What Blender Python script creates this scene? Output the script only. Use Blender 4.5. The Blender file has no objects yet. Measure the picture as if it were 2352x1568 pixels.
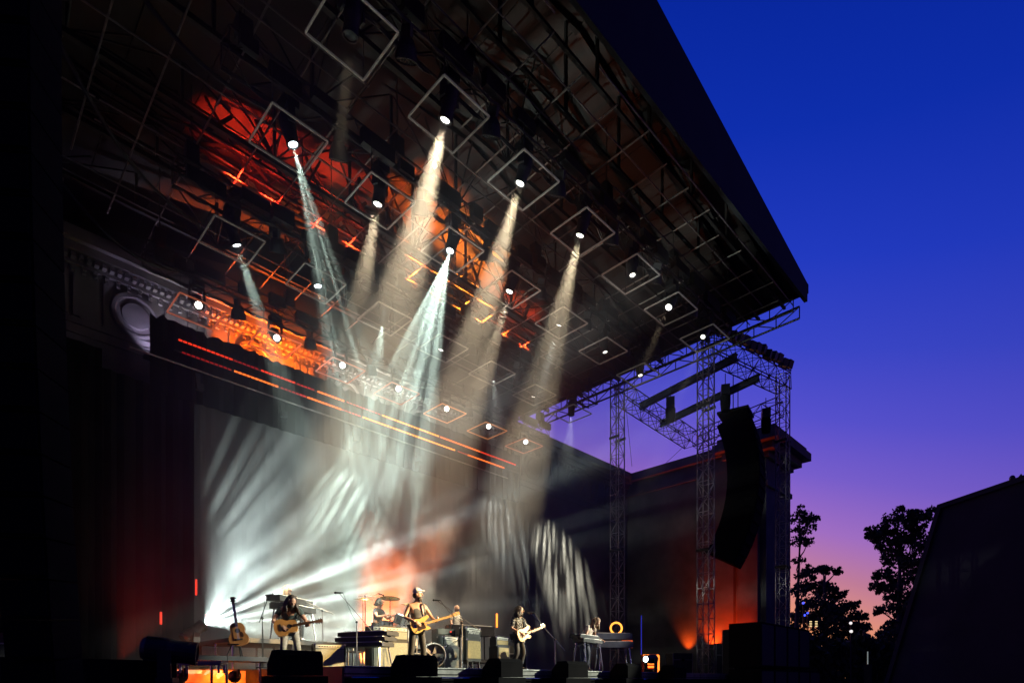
import bpy, math, random
from mathutils import Vector, Matrix, Euler
random.seed(7)
S2 = math.sqrt(2.0)
R = math.radians
scene = bpy.context.scene
COL = scene.collection
CZ = 1.2            # eye height of the camera above the ground
DECK = 1.5          # stage floor height

# ------------------------------------------------------------------ camera
cam_d = bpy.data.cameras.new('camera')
cam = bpy.data.objects.new('camera', cam_d)
COL.objects.link(cam)
cam.location = (0, 0, CZ)
cam.rotation_euler = (R(90), 0, R(-45))
cam_d.sensor_width = 36
cam_d.lens = 1350 / 2352 * 36
cam_d.shift_y = 781 / 2352
cam_d.clip_start = 0.1
cam_d.clip_end = 2000
scene.camera = cam

FLOOR_I = 1300      # the glaring floor lamp
SM_BASE, SM_PUFF, SM_LOW, SM_G = .004, .040, .022, .1
cy_step = .25

# ------------------------------------------------------------------ render
scene.render.engine = 'CYCLES'
cy = scene.cycles
cy.use_denoising = True
cy.max_bounces = 4
cy.diffuse_bounces = 2
cy.glossy_bounces = 2
cy.transmission_bounces = 2
cy.volume_bounces = 0
cy.transparent_max_bounces = 4
cy.volume_max_steps = 96
cy.volume_step_rate = cy_step
cy.sample_clamp_indirect = 4
cy.caustics_reflective = False
cy.caustics_refractive = False
cy.use_light_tree = True
scene.view_settings.view_transform = 'Standard'
scene.view_settings.look = 'None'
scene.view_settings.exposure = 0
scene.view_settings.gamma = 1
scene.view_settings.use_curve_mapping = False

# ------------------------------------------------------------------ sky: dusk, sun just under the horizon
world = bpy.data.worlds.new('World')
scene.world = world
world.use_nodes = True
wt = world.node_tree
wt.nodes.clear()
def wn(t, **k):
    n = wt.nodes.new(t)
    for a, v in k.items():
        setattr(n, a, v)
    return n
def lin(c):
    return tuple(((x / 255) / 12.92 if x / 255 <= .04045 else ((x / 255 + .055) / 1.055) ** 2.4) for x in c)
tc = wn('ShaderNodeTexCoord')
sep = wn('ShaderNodeSeparateXYZ')
wt.links.new(tc.outputs['Generated'], sep.inputs[0])
def wmath(op, a, b=None):
    n = wn('ShaderNodeMath', operation=op)
    for i, v in enumerate((a, b)):
        if v is None: continue
        if hasattr(v, 'is_output'): wt.links.new(v, n.inputs[i])
        else: n.inputs[i].default_value = v
    return n.outputs[0]
elev = wmath('MULTIPLY', wmath('ARCSINE', sep.outputs['Z']), 180 / math.pi)
SUN_AZ = R(55)      # direction of the sunset seen from above, counter-clockwise from +X
dx = wmath('MULTIPLY', sep.outputs['X'], math.cos(SUN_AZ))
dy = wmath('MULTIPLY', sep.outputs['Y'], math.sin(SUN_AZ))
ca = wmath('MAXIMUM', wmath('ADD', dx, dy), 0.0)
glow = wmath('MULTIPLY', wmath('POWER', ca, 3.0), 19.0)
eff = wmath('SUBTRACT', elev, glow)
fac = wmath('DIVIDE', wmath('ADD', eff, 20.0), 80.0)
ramp = wn('ShaderNodeValToRGB')
wt.links.new(fac, ramp.inputs[0])
STOPS = [(-20, (250, 165, 90)), (-5, (235, 150, 105)), (0, (190, 122, 150)), (4, (158, 108, 192)), (9, (118, 92, 202)),
         (14, (86, 80, 205)), (20, (58, 70, 202)), (27, (34, 60, 200)), (36, (14, 50, 188)), (48, (4, 42, 176)), (60, (0, 34, 160))]
els = ramp.color_ramp.elements
while len(els) < len(STOPS):
    els.new(0.5)
for e, (a, c) in zip(els, STOPS):
    e.position = (a + 20) / 80
    e.color = lin(c) + (1,)
sky = wn('ShaderNodeTexSky', sky_type='NISHITA')
sky.sun_disc = False
sky.sun_elevation = R(-4)
sky.sun_rotation = R(35)
bg1 = wn('ShaderNodeBackground')
bg2 = wn('ShaderNodeBackground')
bg1.inputs[1].default_value = 1.0
bg2.inputs[1].default_value = 0.05
wt.links.new(ramp.outputs[0], bg1.inputs[0])
wt.links.new(sky.outputs[0], bg2.inputs[0])
# dusk: the sky sinks towards night overhead and opposite the sunset
away = wmath('MULTIPLY', wmath('SUBTRACT', 1.0, wmath('ADD', dx, dy)), .5)
night = wmath('SUBTRACT', 1.0, wmath('MULTIPLY', wmath('POWER', away, .8), .95))
over = wmath('SUBTRACT', 1.0, wmath('MULTIPLY', wmath('POWER', wmath('MAXIMUM', sep.outputs['Z'], 0.0), 4.0), .6))
wt.links.new(wmath('MULTIPLY', wmath('MULTIPLY', night, over), 1.22), bg1.inputs[1])
add = wn('ShaderNodeAddShader')
wout = wn('ShaderNodeOutputWorld')
wt.links.new(bg1.outputs[0], add.inputs[0])
wt.links.new(bg2.outputs[0], add.inputs[1])
wt.links.new(add.outputs[0], wout.inputs[0])

# ------------------------------------------------------------------ helpers
def P(x, y, d):
    """point seen at (x, y) on a 2352 px wide sheet, d metres deep"""
    u = (x - 1176) / 1350 * d
    return Vector(((d + u) / S2, (d - u) / S2, (1565 - y) / 1350 * d + CZ))

MATS = {}
def mat(name, col, rough=.6, metal=0.0, var=.25, scale=6.0, bump=.0, emit=None, estr=0.0):
    if name in MATS: return MATS[name]
    m = bpy.data.materials.new(name)
    m.use_nodes = True
    t = m.node_tree
    b = t.nodes['Principled BSDF']
    b.inputs['Roughness'].default_value = rough
    b.inputs['Metallic'].default_value = metal
    n = t.nodes.new('ShaderNodeTexNoise')
    n.inputs['Scale'].default_value = scale
    n.inputs['Detail'].default_value = 4
    c = t.nodes.new('ShaderNodeTexCoord')
    t.links.new(c.outputs['Object'], n.inputs['Vector'])
    r = t.nodes.new('ShaderNodeValToRGB')
    lo = tuple(x * (1 - var) for x in col[:3]) + (1,)
    hi = tuple(min(1, x * (1 + var)) for x in col[:3]) + (1,)
    r.color_ramp.elements[0].position = .3; r.color_ramp.elements[0].color = lo
    r.color_ramp.elements[1].position = .7; r.color_ramp.elements[1].color = hi
    t.links.new(n.outputs['Fac'], r.inputs[0])
    t.links.new(r.outputs[0], b.inputs['Base Color'])
    if bump:
        bp = t.nodes.new('ShaderNodeBump')
        bp.inputs['Strength'].default_value = bump
        bp.inputs['Distance'].default_value = .03
        t.links.new(n.outputs['Fac'], bp.inputs['Height'])
        t.links.new(bp.outputs[0], b.inputs['Normal'])
    if emit:
        b.inputs['Emission Color'].default_value = tuple(emit) + (1,)
        b.inputs['Emission Strength'].default_value = estr
    MATS[name] = m
    return m

class MB:
    def __init__(s): s.v = []; s.f = []; s.mi = []
    def _add(s, vs, fs, mi=0):
        o = len(s.v)
        s.v += [tuple(x) for x in vs]
        for f in fs:
            s.f.append(tuple(i + o for i in f)); s.mi.append(mi)
        return s
    def box(s, c, d, rot=None, mi=0, taper=1.0):
        x, y, z = d[0] / 2, d[1] / 2, d[2] / 2
        vs = [Vector((i * x * (taper if k > 0 else 1), j * y * (taper if k > 0 else 1), k * z)) for i in (-1, 1) for j in (-1, 1) for k in (-1, 1)]
        if rot is not None:
            m = rot if isinstance(rot, Matrix) else Euler(rot).to_matrix()
            vs = [m @ v for v in vs]
        vs = [v + Vector(c) for v in vs]
        return s._add(vs, [(0, 1, 3, 2), (4, 6, 7, 5), (0, 4, 5, 1), (2, 3, 7, 6), (0, 2, 6, 4), (1, 5, 7, 3)], mi)
    def tube(s, pts, r, n=6, mi=0, cap=True):
        pts = [Vector(p) for p in pts]
        rs = r if isinstance(r, (list, tuple)) else [r] * len(pts)
        rings = []
        up = None
        for i, p in enumerate(pts):
            a = pts[max(0, i - 1)]; b = pts[min(len(pts) - 1, i + 1)]
            t = (b - a).normalized()
            if up is None:
                up = Vector((0, 0, 1)) if abs(t.z) < .9 else Vector((1, 0, 0))
            x = t.cross(up).normalized(); y = t.cross(x).normalized()
            up = -y if (-y).dot(up) > 0 else y
            rings.append([p + (x * math.cos(2 * math.pi * k / n) + y * math.sin(2 * math.pi * k / n)) * rs[i] for k in range(n)])
        vs = [v for q in rings for v in q]
        fs = []
        for i in range(len(rings) - 1):
            for k in range(n):
                a = i * n + k; b = i * n + (k + 1) % n
                fs.append((a, b, b + n, a + n))
        if cap:
            fs.append(tuple(range(n - 1, -1, -1)))
            fs.append(tuple((len(rings) - 1) * n + k for k in range(n)))
        return s._add(vs, fs, mi)
    def bar(s, a, b, w, h=None, mi=0):
        a = Vector(a); b = Vector(b); t = (b - a); L = t.length; t.normalize()
        up = Vector((0, 0, 1)) if abs(t.z) < .95 else Vector((0, 1, 0))
        x = t.cross(up).normalized(); y = x.cross(t).normalized()
        m = Matrix((x, t, y)).transposed()
        return s.box((a + b) / 2, (w, L, h or w), m, mi)
    def ell(s, c, rad, rot=None, nu=12, nv=8, mi=0):
        vs = []; fs = []
        m = Euler(rot).to_matrix() if rot is not None and not isinstance(rot, Matrix) else rot
        for j in range(nv + 1):
            th = math.pi * j / nv
            for i in range(nu):
                ph = 2 * math.pi * i / nu
                v = Vector((rad[0] * math.sin(th) * math.cos(ph), rad[1] * math.sin(th) * math.sin(ph), rad[2] * math.cos(th)))
                if m is not None: v = m @ v
                vs.append(v + Vector(c))
        for j in range(nv):
            for i in range(nu):
                a = j * nu + i; b = j * nu + (i + 1) % nu
                fs.append((a, b, b + nu, a + nu))
        return s._add(vs, fs, mi)
    def lathe(s, prof, n=16, mat4=None, mi=0):
        vs = []; fs = []
        for (r, z) in prof:
            for k in range(n):
                v = Vector((r * math.cos(2 * math.pi * k / n), r * math.sin(2 * math.pi * k / n), z))
                vs.append(mat4 @ v if mat4 is not None else v)
        for i in range(len(prof) - 1):
            for k in range(n):
                a = i * n + k; b = i * n + (k + 1) % n
                fs.append((a, b, b + n, a + n))
        return s._add(vs, fs, mi)
    def prism(s, out, t, m=None, mi=0):
        n = len(out)
        vs = [Vector((x, y, -t / 2)) for x, y in out] + [Vector((x, y, t / 2)) for x, y in out]
        if m is not None: vs = [m @ v for v in vs]
        fs = [tuple(range(n - 1, -1, -1)), tuple(range(n, 2 * n))]
        for i in range(n):
            j = (i + 1) % n
            fs.append((i, j, j + n, i + n))
        return s._add(vs, fs, mi)
    def mesh(s, name, mats, smooth=False):
        me = bpy.data.meshes.new(name)
        me.from_pydata(s.v, [], s.f)
        for m in (mats if isinstance(mats, (list, tuple)) else [mats]): me.materials.append(m)
        if len(me.materials) > 1: me.polygons.foreach_set('material_index', s.mi)
        if smooth: me.polygons.foreach_set('use_smooth', [True] * len(me.polygons))
        me.update()
        return me
    def build(s, name, mats, parent=None, smooth=False, **props):
        return link(name, s.mesh(name, mats, smooth), parent, **props)

def link(name, me, parent=None, **props):
    o = bpy.data.objects.new(name, me)
    COL.objects.link(o)
    if parent is not None: o.parent = parent
    for k, v in props.items(): o[k] = v
    return o
def thing(name, label, cat, loc=(0, 0, 0), rz=0.0, group=None):
    o = bpy.data.objects.new(name, None)
    COL.objects.link(o)
    o.location = loc; o.rotation_euler = (0, 0, rz)
    o.empty_display_size = .2
    o['label'] = label; o['category'] = cat
    if group: o['group'] = group
    return o
def tag(o, label, cat, group=None):
    o['label'] = label; o['category'] = cat
    if group: o['group'] = group
    return o
def children(o): return list(KIDS.get(o.name, ())) or [c for c in o.children]
KIDS = {}
def dup(root, loc, rot=None, label=None):
    r = root.copy(); COL.objects.link(r)
    r.location = loc
    if rot is not None: r.rotation_euler = rot
    if label: r['label'] = label
    for ch in root.children:
        c = ch.copy(); COL.objects.link(c); c.parent = r
        for g in ch.children:
            d = g.copy(); COL.objects.link(d); d.parent = c
    return r
ORD = ['first', 'second', 'third', 'fourth', 'fifth', 'sixth', 'seventh', 'eighth', 'ninth', 'tenth', 'eleventh', 'twelfth', 'thirteenth', 'fourteenth']

def spot(parent, loc, target, inten, col, ang, blend=.15, radius=.06, gobo=None, roll=None):
    """a lamp's own light; inten is radiant intensity"""
    L = bpy.data.lights.new('light', 'SPOT')
    L.energy = inten * 4 * math.pi
    L.color = col
    L.spot_size = R(ang)
    L.spot_blend = blend
    L.shadow_soft_size = radius
    o = bpy.data.objects.new('light', L)
    COL.objects.link(o)
    o.location = loc
    d = (Vector(target) - Vector(loc)).normalized()
    fw = Vector(roll) if roll else Vector((.707, .707, 0))
    ax = (fw - d * fw.dot(d)).normalized()
    o.rotation_euler = Matrix((ax, (-d).cross(ax), -d)).transposed().to_euler()
    if gobo:
        sc, lo, hi, floor = gobo[:4]; an = gobo[4] if len(gobo) > 4 else .4
        L.use_nodes = True
        t = L.node_tree
        em = t.nodes['Emission']
        c = t.nodes.new('ShaderNodeTexCoord')
        sp = t.nodes.new('ShaderNodeSeparateXYZ')
        t.links.new(c.outputs['Normal'], sp.inputs[0])
        cb = t.nodes.new('ShaderNodeCombineXYZ')
        for i, a in enumerate('XY'):
            d = t.nodes.new('ShaderNodeMath'); d.operation = 'DIVIDE'
            t.links.new(sp.outputs[a], d.inputs[0]); t.links.new(sp.outputs['Z'], d.inputs[1])
            t.links.new(d.outputs[0], cb.inputs[i])
        vo = t.nodes.new('ShaderNodeTexVoronoi')
        vo.inputs['Scale'].default_value = sc
        vo.inputs['Randomness'].default_value = .85
        mp = t.nodes.new('ShaderNodeVectorMath'); mp.operation = 'MULTIPLY_ADD'
        mp.inputs[1].default_value = (an, 1, 1)
        mp.inputs[2].default_value = (loc[0] * .37, loc[1] * .53, .2)
        t.links.new(cb.outputs[0], mp.inputs[0])
        t.links.new(mp.outputs[0], vo.inputs['Vector'])
        mr = t.nodes.new('ShaderNodeMapRange')
        mr.inputs[1].default_value = lo; mr.inputs[2].default_value = hi
        mr.inputs[3].default_value = 1.0; mr.inputs[4].default_value = floor
        t.links.new(vo.outputs['Distance'], mr.inputs[0])
        t.links.new(mr.outputs[0], em.inputs['Strength'])
    if parent is not None:
        o.parent = parent
        o.matrix_parent_inverse = Matrix.LocRotScale(parent.location, parent.rotation_euler, None).inverted()
    return o

# ------------------------------------------------------------------ materials
M_black = mat('black_paint', (.012, .012, .013), .55, var=.4)
M_cloth = mat('black_cloth', (.007, .0065, .007), .95, var=.3, scale=2)
M_alu = mat('aluminium', (.30, .28, .27), .45, .6, var=.3)
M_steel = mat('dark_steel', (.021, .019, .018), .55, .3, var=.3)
M_chrome = mat('chrome', (.6, .6, .6), .15, 1.0, var=.05)
M_roof = mat('roof_skin', (.014, .010, .008), .8, var=.3, scale=.7)
M_stone = mat('stone', (.125, .11, .098), .9, var=.35, scale=.8, bump=.4)
M_cloth.node_tree.nodes['Principled BSDF'].inputs['Specular IOR Level'].default_value = .05
M_deck = mat('stage_ply', (.035, .035, .037), .5, var=.4, scale=3)
M_concrete = mat('concrete', (.2, .19, .18), .9, var=.25, scale=.6, bump=.3)
M_skin = mat('skin', (.46, .26, .17), .5, var=.08, scale=9)
M_dark = mat('dark_detail', (.02, .015, .012), .6)
# ================================================================== LARGE STRUCTURE
g = MB(); g.box((40, 40, -.25), (700, 700, .5)); g.build('ground', M_concrete, kind='structure')

XL, XR, XC = -5.0, 24.0, 12.2
YF, YB = 7.94, 24.6
ZB, ZE, ZT = 15.8, 16.5, 18.65
def ztop(x): return ZE + (ZT - ZE) * max(0.0, 1 - abs(x - XC) / (XR - XC))

# ---- stage floor: slab, with a row of separate front panels
s = MB(); s.box((18.3, 16.15, 1.25), (25.4, 12.0, .5)); s.box((2.55, 18.4, 1.25), (6.1, 7.5, .5))
deck = s.build('stage_floor', M_deck, kind='structure')
s = MB(); s.box((2.4, 12.4, .5), (6.4, 4.5, 1.1)); s.build('low_floor', M_deck, kind='structure')
M_edge = mat('deck_edge', (.22, .22, .20), .35, .3, var=.35, scale=4)
pm = MB(); pm.box((0, 0, .02), (1.94, .05, .13)); pm.box((0, -.02, -.09), (1.94, .07, .035)); pm.tube([(-.97, -.035, .075), (.97, -.035, .075)], .022, 8)
pme = pm.mesh('edge_panel', M_edge)
for i in range(12):
    o = link('edge_panel', pme, deck); o.location = (6.6 + i * 2.0, 10.12, 1.415)
sk = MB(); sk.box((18.3, 10.13, .64), (25.3, .03, 1.26)); sk.build('stage_skirt', M_cloth, deck)
rail = MB(); rail.tube([(5.7, 9.98, 1.285), (29, 9.98, 1.285)], .014, 6); rail.build('edge_rail', M_chrome, deck)

# ---- roof
roof = thing('stage_roof', 'big dark gabled stage roof with brown underside hung full of lights', 'roof', (0, 0, 0))
f = MB()
M_fascia = mat('fascia_cloth', (.014, .014, .016), .85, var=.3, scale=1)
for (a, b) in ((XL, XC), (XC, XR)):
    vs = [(a, YF, ZB), (b, YF, ZB), (b, YF, ztop(b)), (a, YF, ztop(a)), (a, YF + .12, ZB), (b, YF + .12, ZB), (b, YF + .12, ztop(b)), (a, YF + .12, ztop(a))]
    m = MB(); m._add(vs, [(0, 1, 2, 3), (5, 4, 7, 6), (0, 4, 5, 1), (3, 2, 6, 7), (0, 3, 7, 4), (1, 5, 6, 2)])
    m.build('fascia', M_fascia, roof)
    m = MB(); m._add([(x, y + YB - YF, z) for x, y, z in vs], [(0, 1, 2, 3), (5, 4, 7, 6), (0, 4, 5, 1), (3, 2, 6, 7), (0, 3, 7, 4), (1, 5, 6, 2)]); m.build('rear_fascia', M_fascia, roof)
for sx in (XL, XR):
    m = MB(); m.box((sx + (.06 if sx > 10 else -.06), (YF + YB) / 2 - .6, (ZB + ZE) / 2 + .18), (.1, YB - YF - 1.2, ZE - ZB - .35)); m.build('side_fascia', M_fascia, roof)
nP = 10
for side in (-1, 1):
    for i in range(nP):
        W_ = (XR - XC) if side > 0 else (XC - XL)
        xa = XC + side * W_ * i / nP; xb = XC + side * W_ * (i + 1) / nP
        g_ = .012 * side
        za, zb = ztop(xa) - .18, ztop(xb) - .18
        m = MB()
        vs = [(xa + g_, YF + .13, za), (xb - g_, YF + .13, zb), (xb - g_, YB, zb), (xa + g_, YB, za)]
        vs += [(x, y, z + .05) for x, y, z in vs]
        m._add(vs, [(0, 1, 2, 3), (7, 6, 5, 4), (0, 4, 5, 1), (1, 5, 6, 2), (2, 6, 7, 3), (3, 7, 4, 0)])
        m.build('roof_panel', M_roof, roof)
m = MB()
vs = [(XL, YF + .1, ztop(XL) - .06), (XC, YF + .1, ztop(XC) - .06), (XR, YF + .1, ztop(XR) - .06), (XR, YB, ztop(XR) - .06), (XC, YB, ztop(XC) - .06), (XL, YB, ztop(XL) - .06)]
vs += [(x, y, z + .05) for x, y, z in vs]
m._add(vs, [(0, 1, 4, 5), (1, 2, 3, 4), (7, 6, 11, 10), (8, 7, 10, 9), (0, 6, 7, 1), (1, 7, 8, 2), (2, 8, 9, 3), (3, 9, 10, 4), (4, 10, 11, 5), (5, 11, 6, 0)])
m.build('membrane', M_cloth, roof)
# rafters with webs
for k, y in enumerate((8.75, 9.75, 11.9, 14.2, 16.5, 18.8, 21.1)):
    big = k >= 2
    m = MB()
    m.bar((XL + .1, y, ZB + .05), (XR - .1, y, ZB + .05), .13 if big else .09)
    for a, b in ((XL + .1, XC), (XC, XR - .1)):
        m.bar((a, y, ztop(a) - .3), (b, y, ztop(b) - .3), .12)
    m.build('rafter', M_steel, roof)
    w = MB()
    xs = [XL + .2 + i * 2.36 for i in range(13)]
    for i, x in enumerate(xs):
        w.bar((x, y, ZB + .1), (x, y, ztop(x) - .34), .07)
        if i % 2 and big:
            for dxx in (-2.3, -1.2, 1.2, 2.3):
                x2 = min(max(x + dxx, XL + .2), XR - .2)
                w.bar((x, y, ZB + .12), (x2, y, ztop(x2) - .34), .035)
            for dyy in (-1.15, 1.1):
                w.bar((x, y, ZB + .12), (x, y + dyy, ztop(x) - .3), .035)
    w.build('web', M_steel, roof)
for k, y in enumerate((17.15, 17.9, 18.5, 19.4)):
    w = MB(); n = 26
    for i in range(n):
        x = 3.4 + i * .68; zt = ztop(x) - .3; zb = ZB + .35 + .12 * k
        w.bar((x, y, zb), (x + (.68 if i % 2 else -.68) * (1 + k % 2), y + .2, zt), .055 if i % 3 else .10)
    w.bar((3, y, ZB + .35 + .12 * k), (21.5, y, ZB + .35 + .12 * k), .07); w.bar((3, y + .1, ZB + .9), (21.5, y + .1, ZB + .9), .05)
    w.build('inner_lattice', M_steel, roof)
# thin purlins front to back, in lengths
M_purlin = mat('purlin_tube', (.17, .15, .13), .5, .4, var=.3)
rp = random.Random(3)
for i in range(24):
    x = XL + .7 + i * 1.19
    y = YF + .35 + rp.random() * .5
    segs = []
    while y < YB - 1:
        L = rp.choice((3.2, 4.6, 6.5))
        segs.append((y, min(y + L, YB - .3)))
        y += L + rp.choice((.06, .06, 1.3))
    for a, b in segs:
        zz = ZB - .06 + rp.uniform(-.02, .02)
        t = MB(); t.tube([(x, a, zz), (x, b, zz)], .024, 6); t.build('purlin', M_purlin, roof)
# long lines across, in lengths
for y in (8.35, 9.2, 10.05, 12.6, 13.0, 15.3, 17.6, 18.3, 20.2, 20.7):
    x = XL + .5
    while x < XR - 1:
        L = rp.choice((4.0, 6.0, 7.5))
        t = MB(); t.tube([(x, y, ZB - .12), (min(x + L, XR - .3), y, ZB - .12)], .022, 6); t.build('cross_tube', M_purlin, roof)
        x += L + rp.choice((.08, .08, 1.6))
# lattice under the right-hand end of the roof
def lattice(parent, a, b, w, h, pitch, name_c='chord', name_b='brace', r=.028, rb=.016, up=(0, 0, 1), joined=False, m=None, ends=True, box=True):
    """box truss from a to b: four chords, braces on all faces (each its own piece unless joined)"""
    m = m or M_steel
    a = Vector(a); b = Vector(b); t = (b - a); L = t.length; t.normalize()
    upv = Vector(up); x = t.cross(upv).normalized(); z = x.cross(t).normalized()
    cs = [x * (i * w / 2) + z * (j * h / 2) for i, j in ((-1, -1), (1, -1), (1, 1), (-1, 1))] if box else [z * (-h / 2), z * (h / 2)]
    cm = None
    for c in cs:
        t_ = MB(); t_.tube([a + c, b + c], r, 6); t_.build(name_c, m, parent)
    n = max(1, round(L / pitch)); jm = MB(); cache = {}
    def brace(p, q):
        if joined: jm.tube([p, q], rb, 4, cap=False); return
        d = q - p; key = round(d.length, 3)
        if key not in cache:
            bm_ = MB(); bm_.tube([(0, 0, 0), (0, 0, d.length)], rb, 5); cache[key] = bm_.mesh(name_b, m)
        o = link(name_b, cache[key], parent); o.location = p; o.rotation_euler = d.to_track_quat('Z', 'Y').to_euler()
    pairs = [(0, 1), (1, 2), (2, 3), (3, 0)] if box else [(0, 1)]
    for i in range(n + 1):
        p0 = a + t * (L * i / n)
        for q, (u_, v_) in enumerate(pairs):
            if i in (0, n) or not joined: brace(p0 + cs[u_], p0 + cs[v_])
            if i < n:
                p1 = a + t * (L * (i + 1) / n)
                if (i + q) % 2: brace(p0 + cs[u_], p1 + cs[v_])
                else: brace(p0 + cs[v_], p1 + cs[u_])
    if joined: jm.build('lacing', m, parent, kind='stuff')
lattice(roof, (XR - .1, 8.2, ZB - .35), (XR - .1, 22.3, ZB - .35), .3, .45, .9, joined=False, box=False, r=.04, rb=.022)
lattice(roof, (XR - .75, 8.2, ZB - .35), (XR - .75, 22.3, ZB - .35), .3, .45, .9, joined=False, box=False, r=.035, rb=.02)

# ---- towers
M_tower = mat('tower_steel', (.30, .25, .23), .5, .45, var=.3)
def tower(x, y, z0, z1, s, label, pitch=.62):
    t = thing('truss_tower', label, 'tower', (x, y, 0), 0, 'lattice truss towers')
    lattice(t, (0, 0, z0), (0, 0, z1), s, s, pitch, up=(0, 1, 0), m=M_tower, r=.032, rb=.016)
    b = MB(); b.box((0, 0, z0 + .03), (s + .3, s + .3, .06)); b.build('base_plate', M_steel, t)
    for zz in (z0 + (z1 - z0) * .42, z0 + (z1 - z0) * .8):
        for q in ((s / 2 + .02, 0), (-s / 2 - .02, 0)):
            c = MB(); c.box((q[0], 0, zz), (.05, s + .1, .12)); c.build('sleeve_collar', M_steel, t)
    return t
tower(24.0, 16.7, DECK, 16.0, .48, 'slim lattice tower standing before the inner corner of the stone walls')
tower(24.0, 12.1, 0.0, 16.4, .52, 'thick lattice tower rising beside the orange lit wall under the roof end', .66)
tower(30.6, 11.3, 0.0, 16.6, .5, 'lattice tower standing right against the corner of the stone pier')

# ---- outrigger trusses right of the roof
def rig_truss(a, b, w, h, label, pitch=.75, **k):
    a = Vector(a); b = Vector(b)
    t = thing('box_truss', label, 'truss', a, 0, k.pop('group', 'outrigger trusses beside the roof'))
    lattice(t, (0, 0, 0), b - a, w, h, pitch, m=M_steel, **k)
    return t
OA, OB = (24.3, 16.7, 15.4), (31.3, 16.7, 15.15)
OC, OD = (24.3, 12.1, 15.8), (31.0, 11.4, 16.4)
rig_truss(OA, OB, .75, .8, 'box truss reaching out from the slim tower towards the speaker stack')
rig_truss(OC, OD, .75, .8, 'box truss with a row of lamps on top leaving the roof corner')
rig_truss((31.3, 16.4, 15.0), (31.1, 11.6, 15.3), .7, .8, 'box truss closing the far end of the outrigger above the pier')
M_beam = M_black
for (a, b, lb) in (((26.3, 16.9, 15.35), (26.0, 11.6, 15.75), 'black hoist beam nearest the roof laid across the outrigger trusses'), ((28.3, 16.9, 15.05), (28.2, 11.5, 15.6), 'black hoist beam nearer the stone pier laid across the outrigger trusses')):
    m = MB(); m.bar(a, b, .2, .05); A = Vector(a) + Vector((0, 0, .27)); B = Vector(b) + Vector((0, 0, .27)); m.bar(A, B, .2, .05); m.bar(Vector(a) + Vector((0, 0, .135)), Vector(b) + Vector((0, 0, .135)), .03, .26)
    tag(m.build('hoist_beam', M_beam), lb, 'beam', 'hoist beams')

# ---- stone walls of the theatre
WY, WX, WZ = 22.3, 33.2, 14.96
def roundel(parent, x, z, y=WY, face='y'):
    m = MB()
    M4 = Matrix.Translation((x, y, z)) @ Matrix.Rotation(R(90), 4, 'X')
    m.lathe([(0, .06), (.40, .06), (.43, .02), (.56, .02), (.60, .08), (.70, .08), (.74, 0)], 28, M4)
    m.build('roundel', M_stone, parent, smooth=False)
wall = thing('stone_wall', 'tall stone back wall with cornice, roundels and dentils behind the stage', 'wall', (0, 0, 0))
m = MB(); m.box((13.6, WY + .9, 7.0), (39.2, 1.8, 14.0)); m.build('wall_face', M_stone, wall)
for (z, h, pr, nm) in ((14.15, .3, .12, 'frieze_band'), (14.42, .24, .34, 'cornice'), (14.66, .24, .52, 'cornice'), (14.87, .18, .44, 'coping'), (12.3, .2, .1, 'architrave'), (12.05, .28, .06, 'architrave')):
    m = MB(); m.box((13.6, WY + .9 - pr, z), (39.2, 1.8, h)); m.build(nm, M_stone, wall)
d = MB()
for i in range(190):
    d.box((-5.8 + i * .2, WY - .22, 14.17), (.11, .22, .13))
d.build('dentil', M_stone, wall, kind='stuff')
d = MB()
for i in range(126):
    for j in range(2):
        d.box((-5.8 + i * .3, WY - .05, 13.87 + j * .12 - .03), (.10, .1, .07))
d.build('bead', M_stone, wall, kind='stuff')
for i in range(20):
    x = -4.6 + i * 1.9
    if i % 2:
        roundel(wall, x, 13.12)
        for sx in (-1, 1):
            b = MB(); b.box((x + sx * .88, WY - .02, 13.1), (.05, .06, 1.35)); b.build('panel_rib', M_stone, wall)
    else:
        for q in range(3):
            b = MB(); b.box((x - .3 + q * .3, WY - .05, 13.05), (.17, .12, 1.25), taper=1.0); b.build('triglyph_bar', M_stone, wall)
wing = thing('stone_wing_wall', 'plain stone side wall running forward from the back wall', 'wall', (0, 0, 0))
m = MB(); m.box((WX + .6, 18.9, 7.2), (1.2, 6.8, 14.4)); m.build('wall_face', M_stone, wing)
m = MB(); m.box((WX + .5, 18.9, 14.66), (1.6, 6.8, .5)); m.build('coping', M_stone, wing)
m = MB(); m.box((WX + .55, 18.9, 13.6), (1.3, 6.8, .25)); m.build('string_course', M_stone, wing)
pier = thing('stone_pier', 'massive stone pier with a wide projecting cornice at the end of the wing', 'wall', (0, 0, 0))
m = MB(); m.box((35.17, 14.15, 6.9), (3.44, 1.8, 13.8)); m.build('pier_shaft', M_stone, pier)
for (z, h, pr, nm) in ((12.35, .28, .14, 'necking'), (13.95, .3, .2, 'cornice'), (14.3, .4, .55, 'cornice'), (14.72, .45, .95, 'cornice'), (15.1, .32, .75, 'coping')):
    m = MB(); m.box((35.17, 14.15, z), (3.44 + 2 * pr, 1.8 + 2 * pr, h)); m.build(nm, M_stone, pier)
m = MB(); m.box((33.3, 14.15, 6.2), (.4, 1.1, 12.2)); m.build('pilaster', M_stone, pier)
m = MB(); m.box((WX + .42, 16.1, 7.1), (1.0, 2.2, 14.2)); m.build('pier_return', M_stone, pier)

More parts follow.
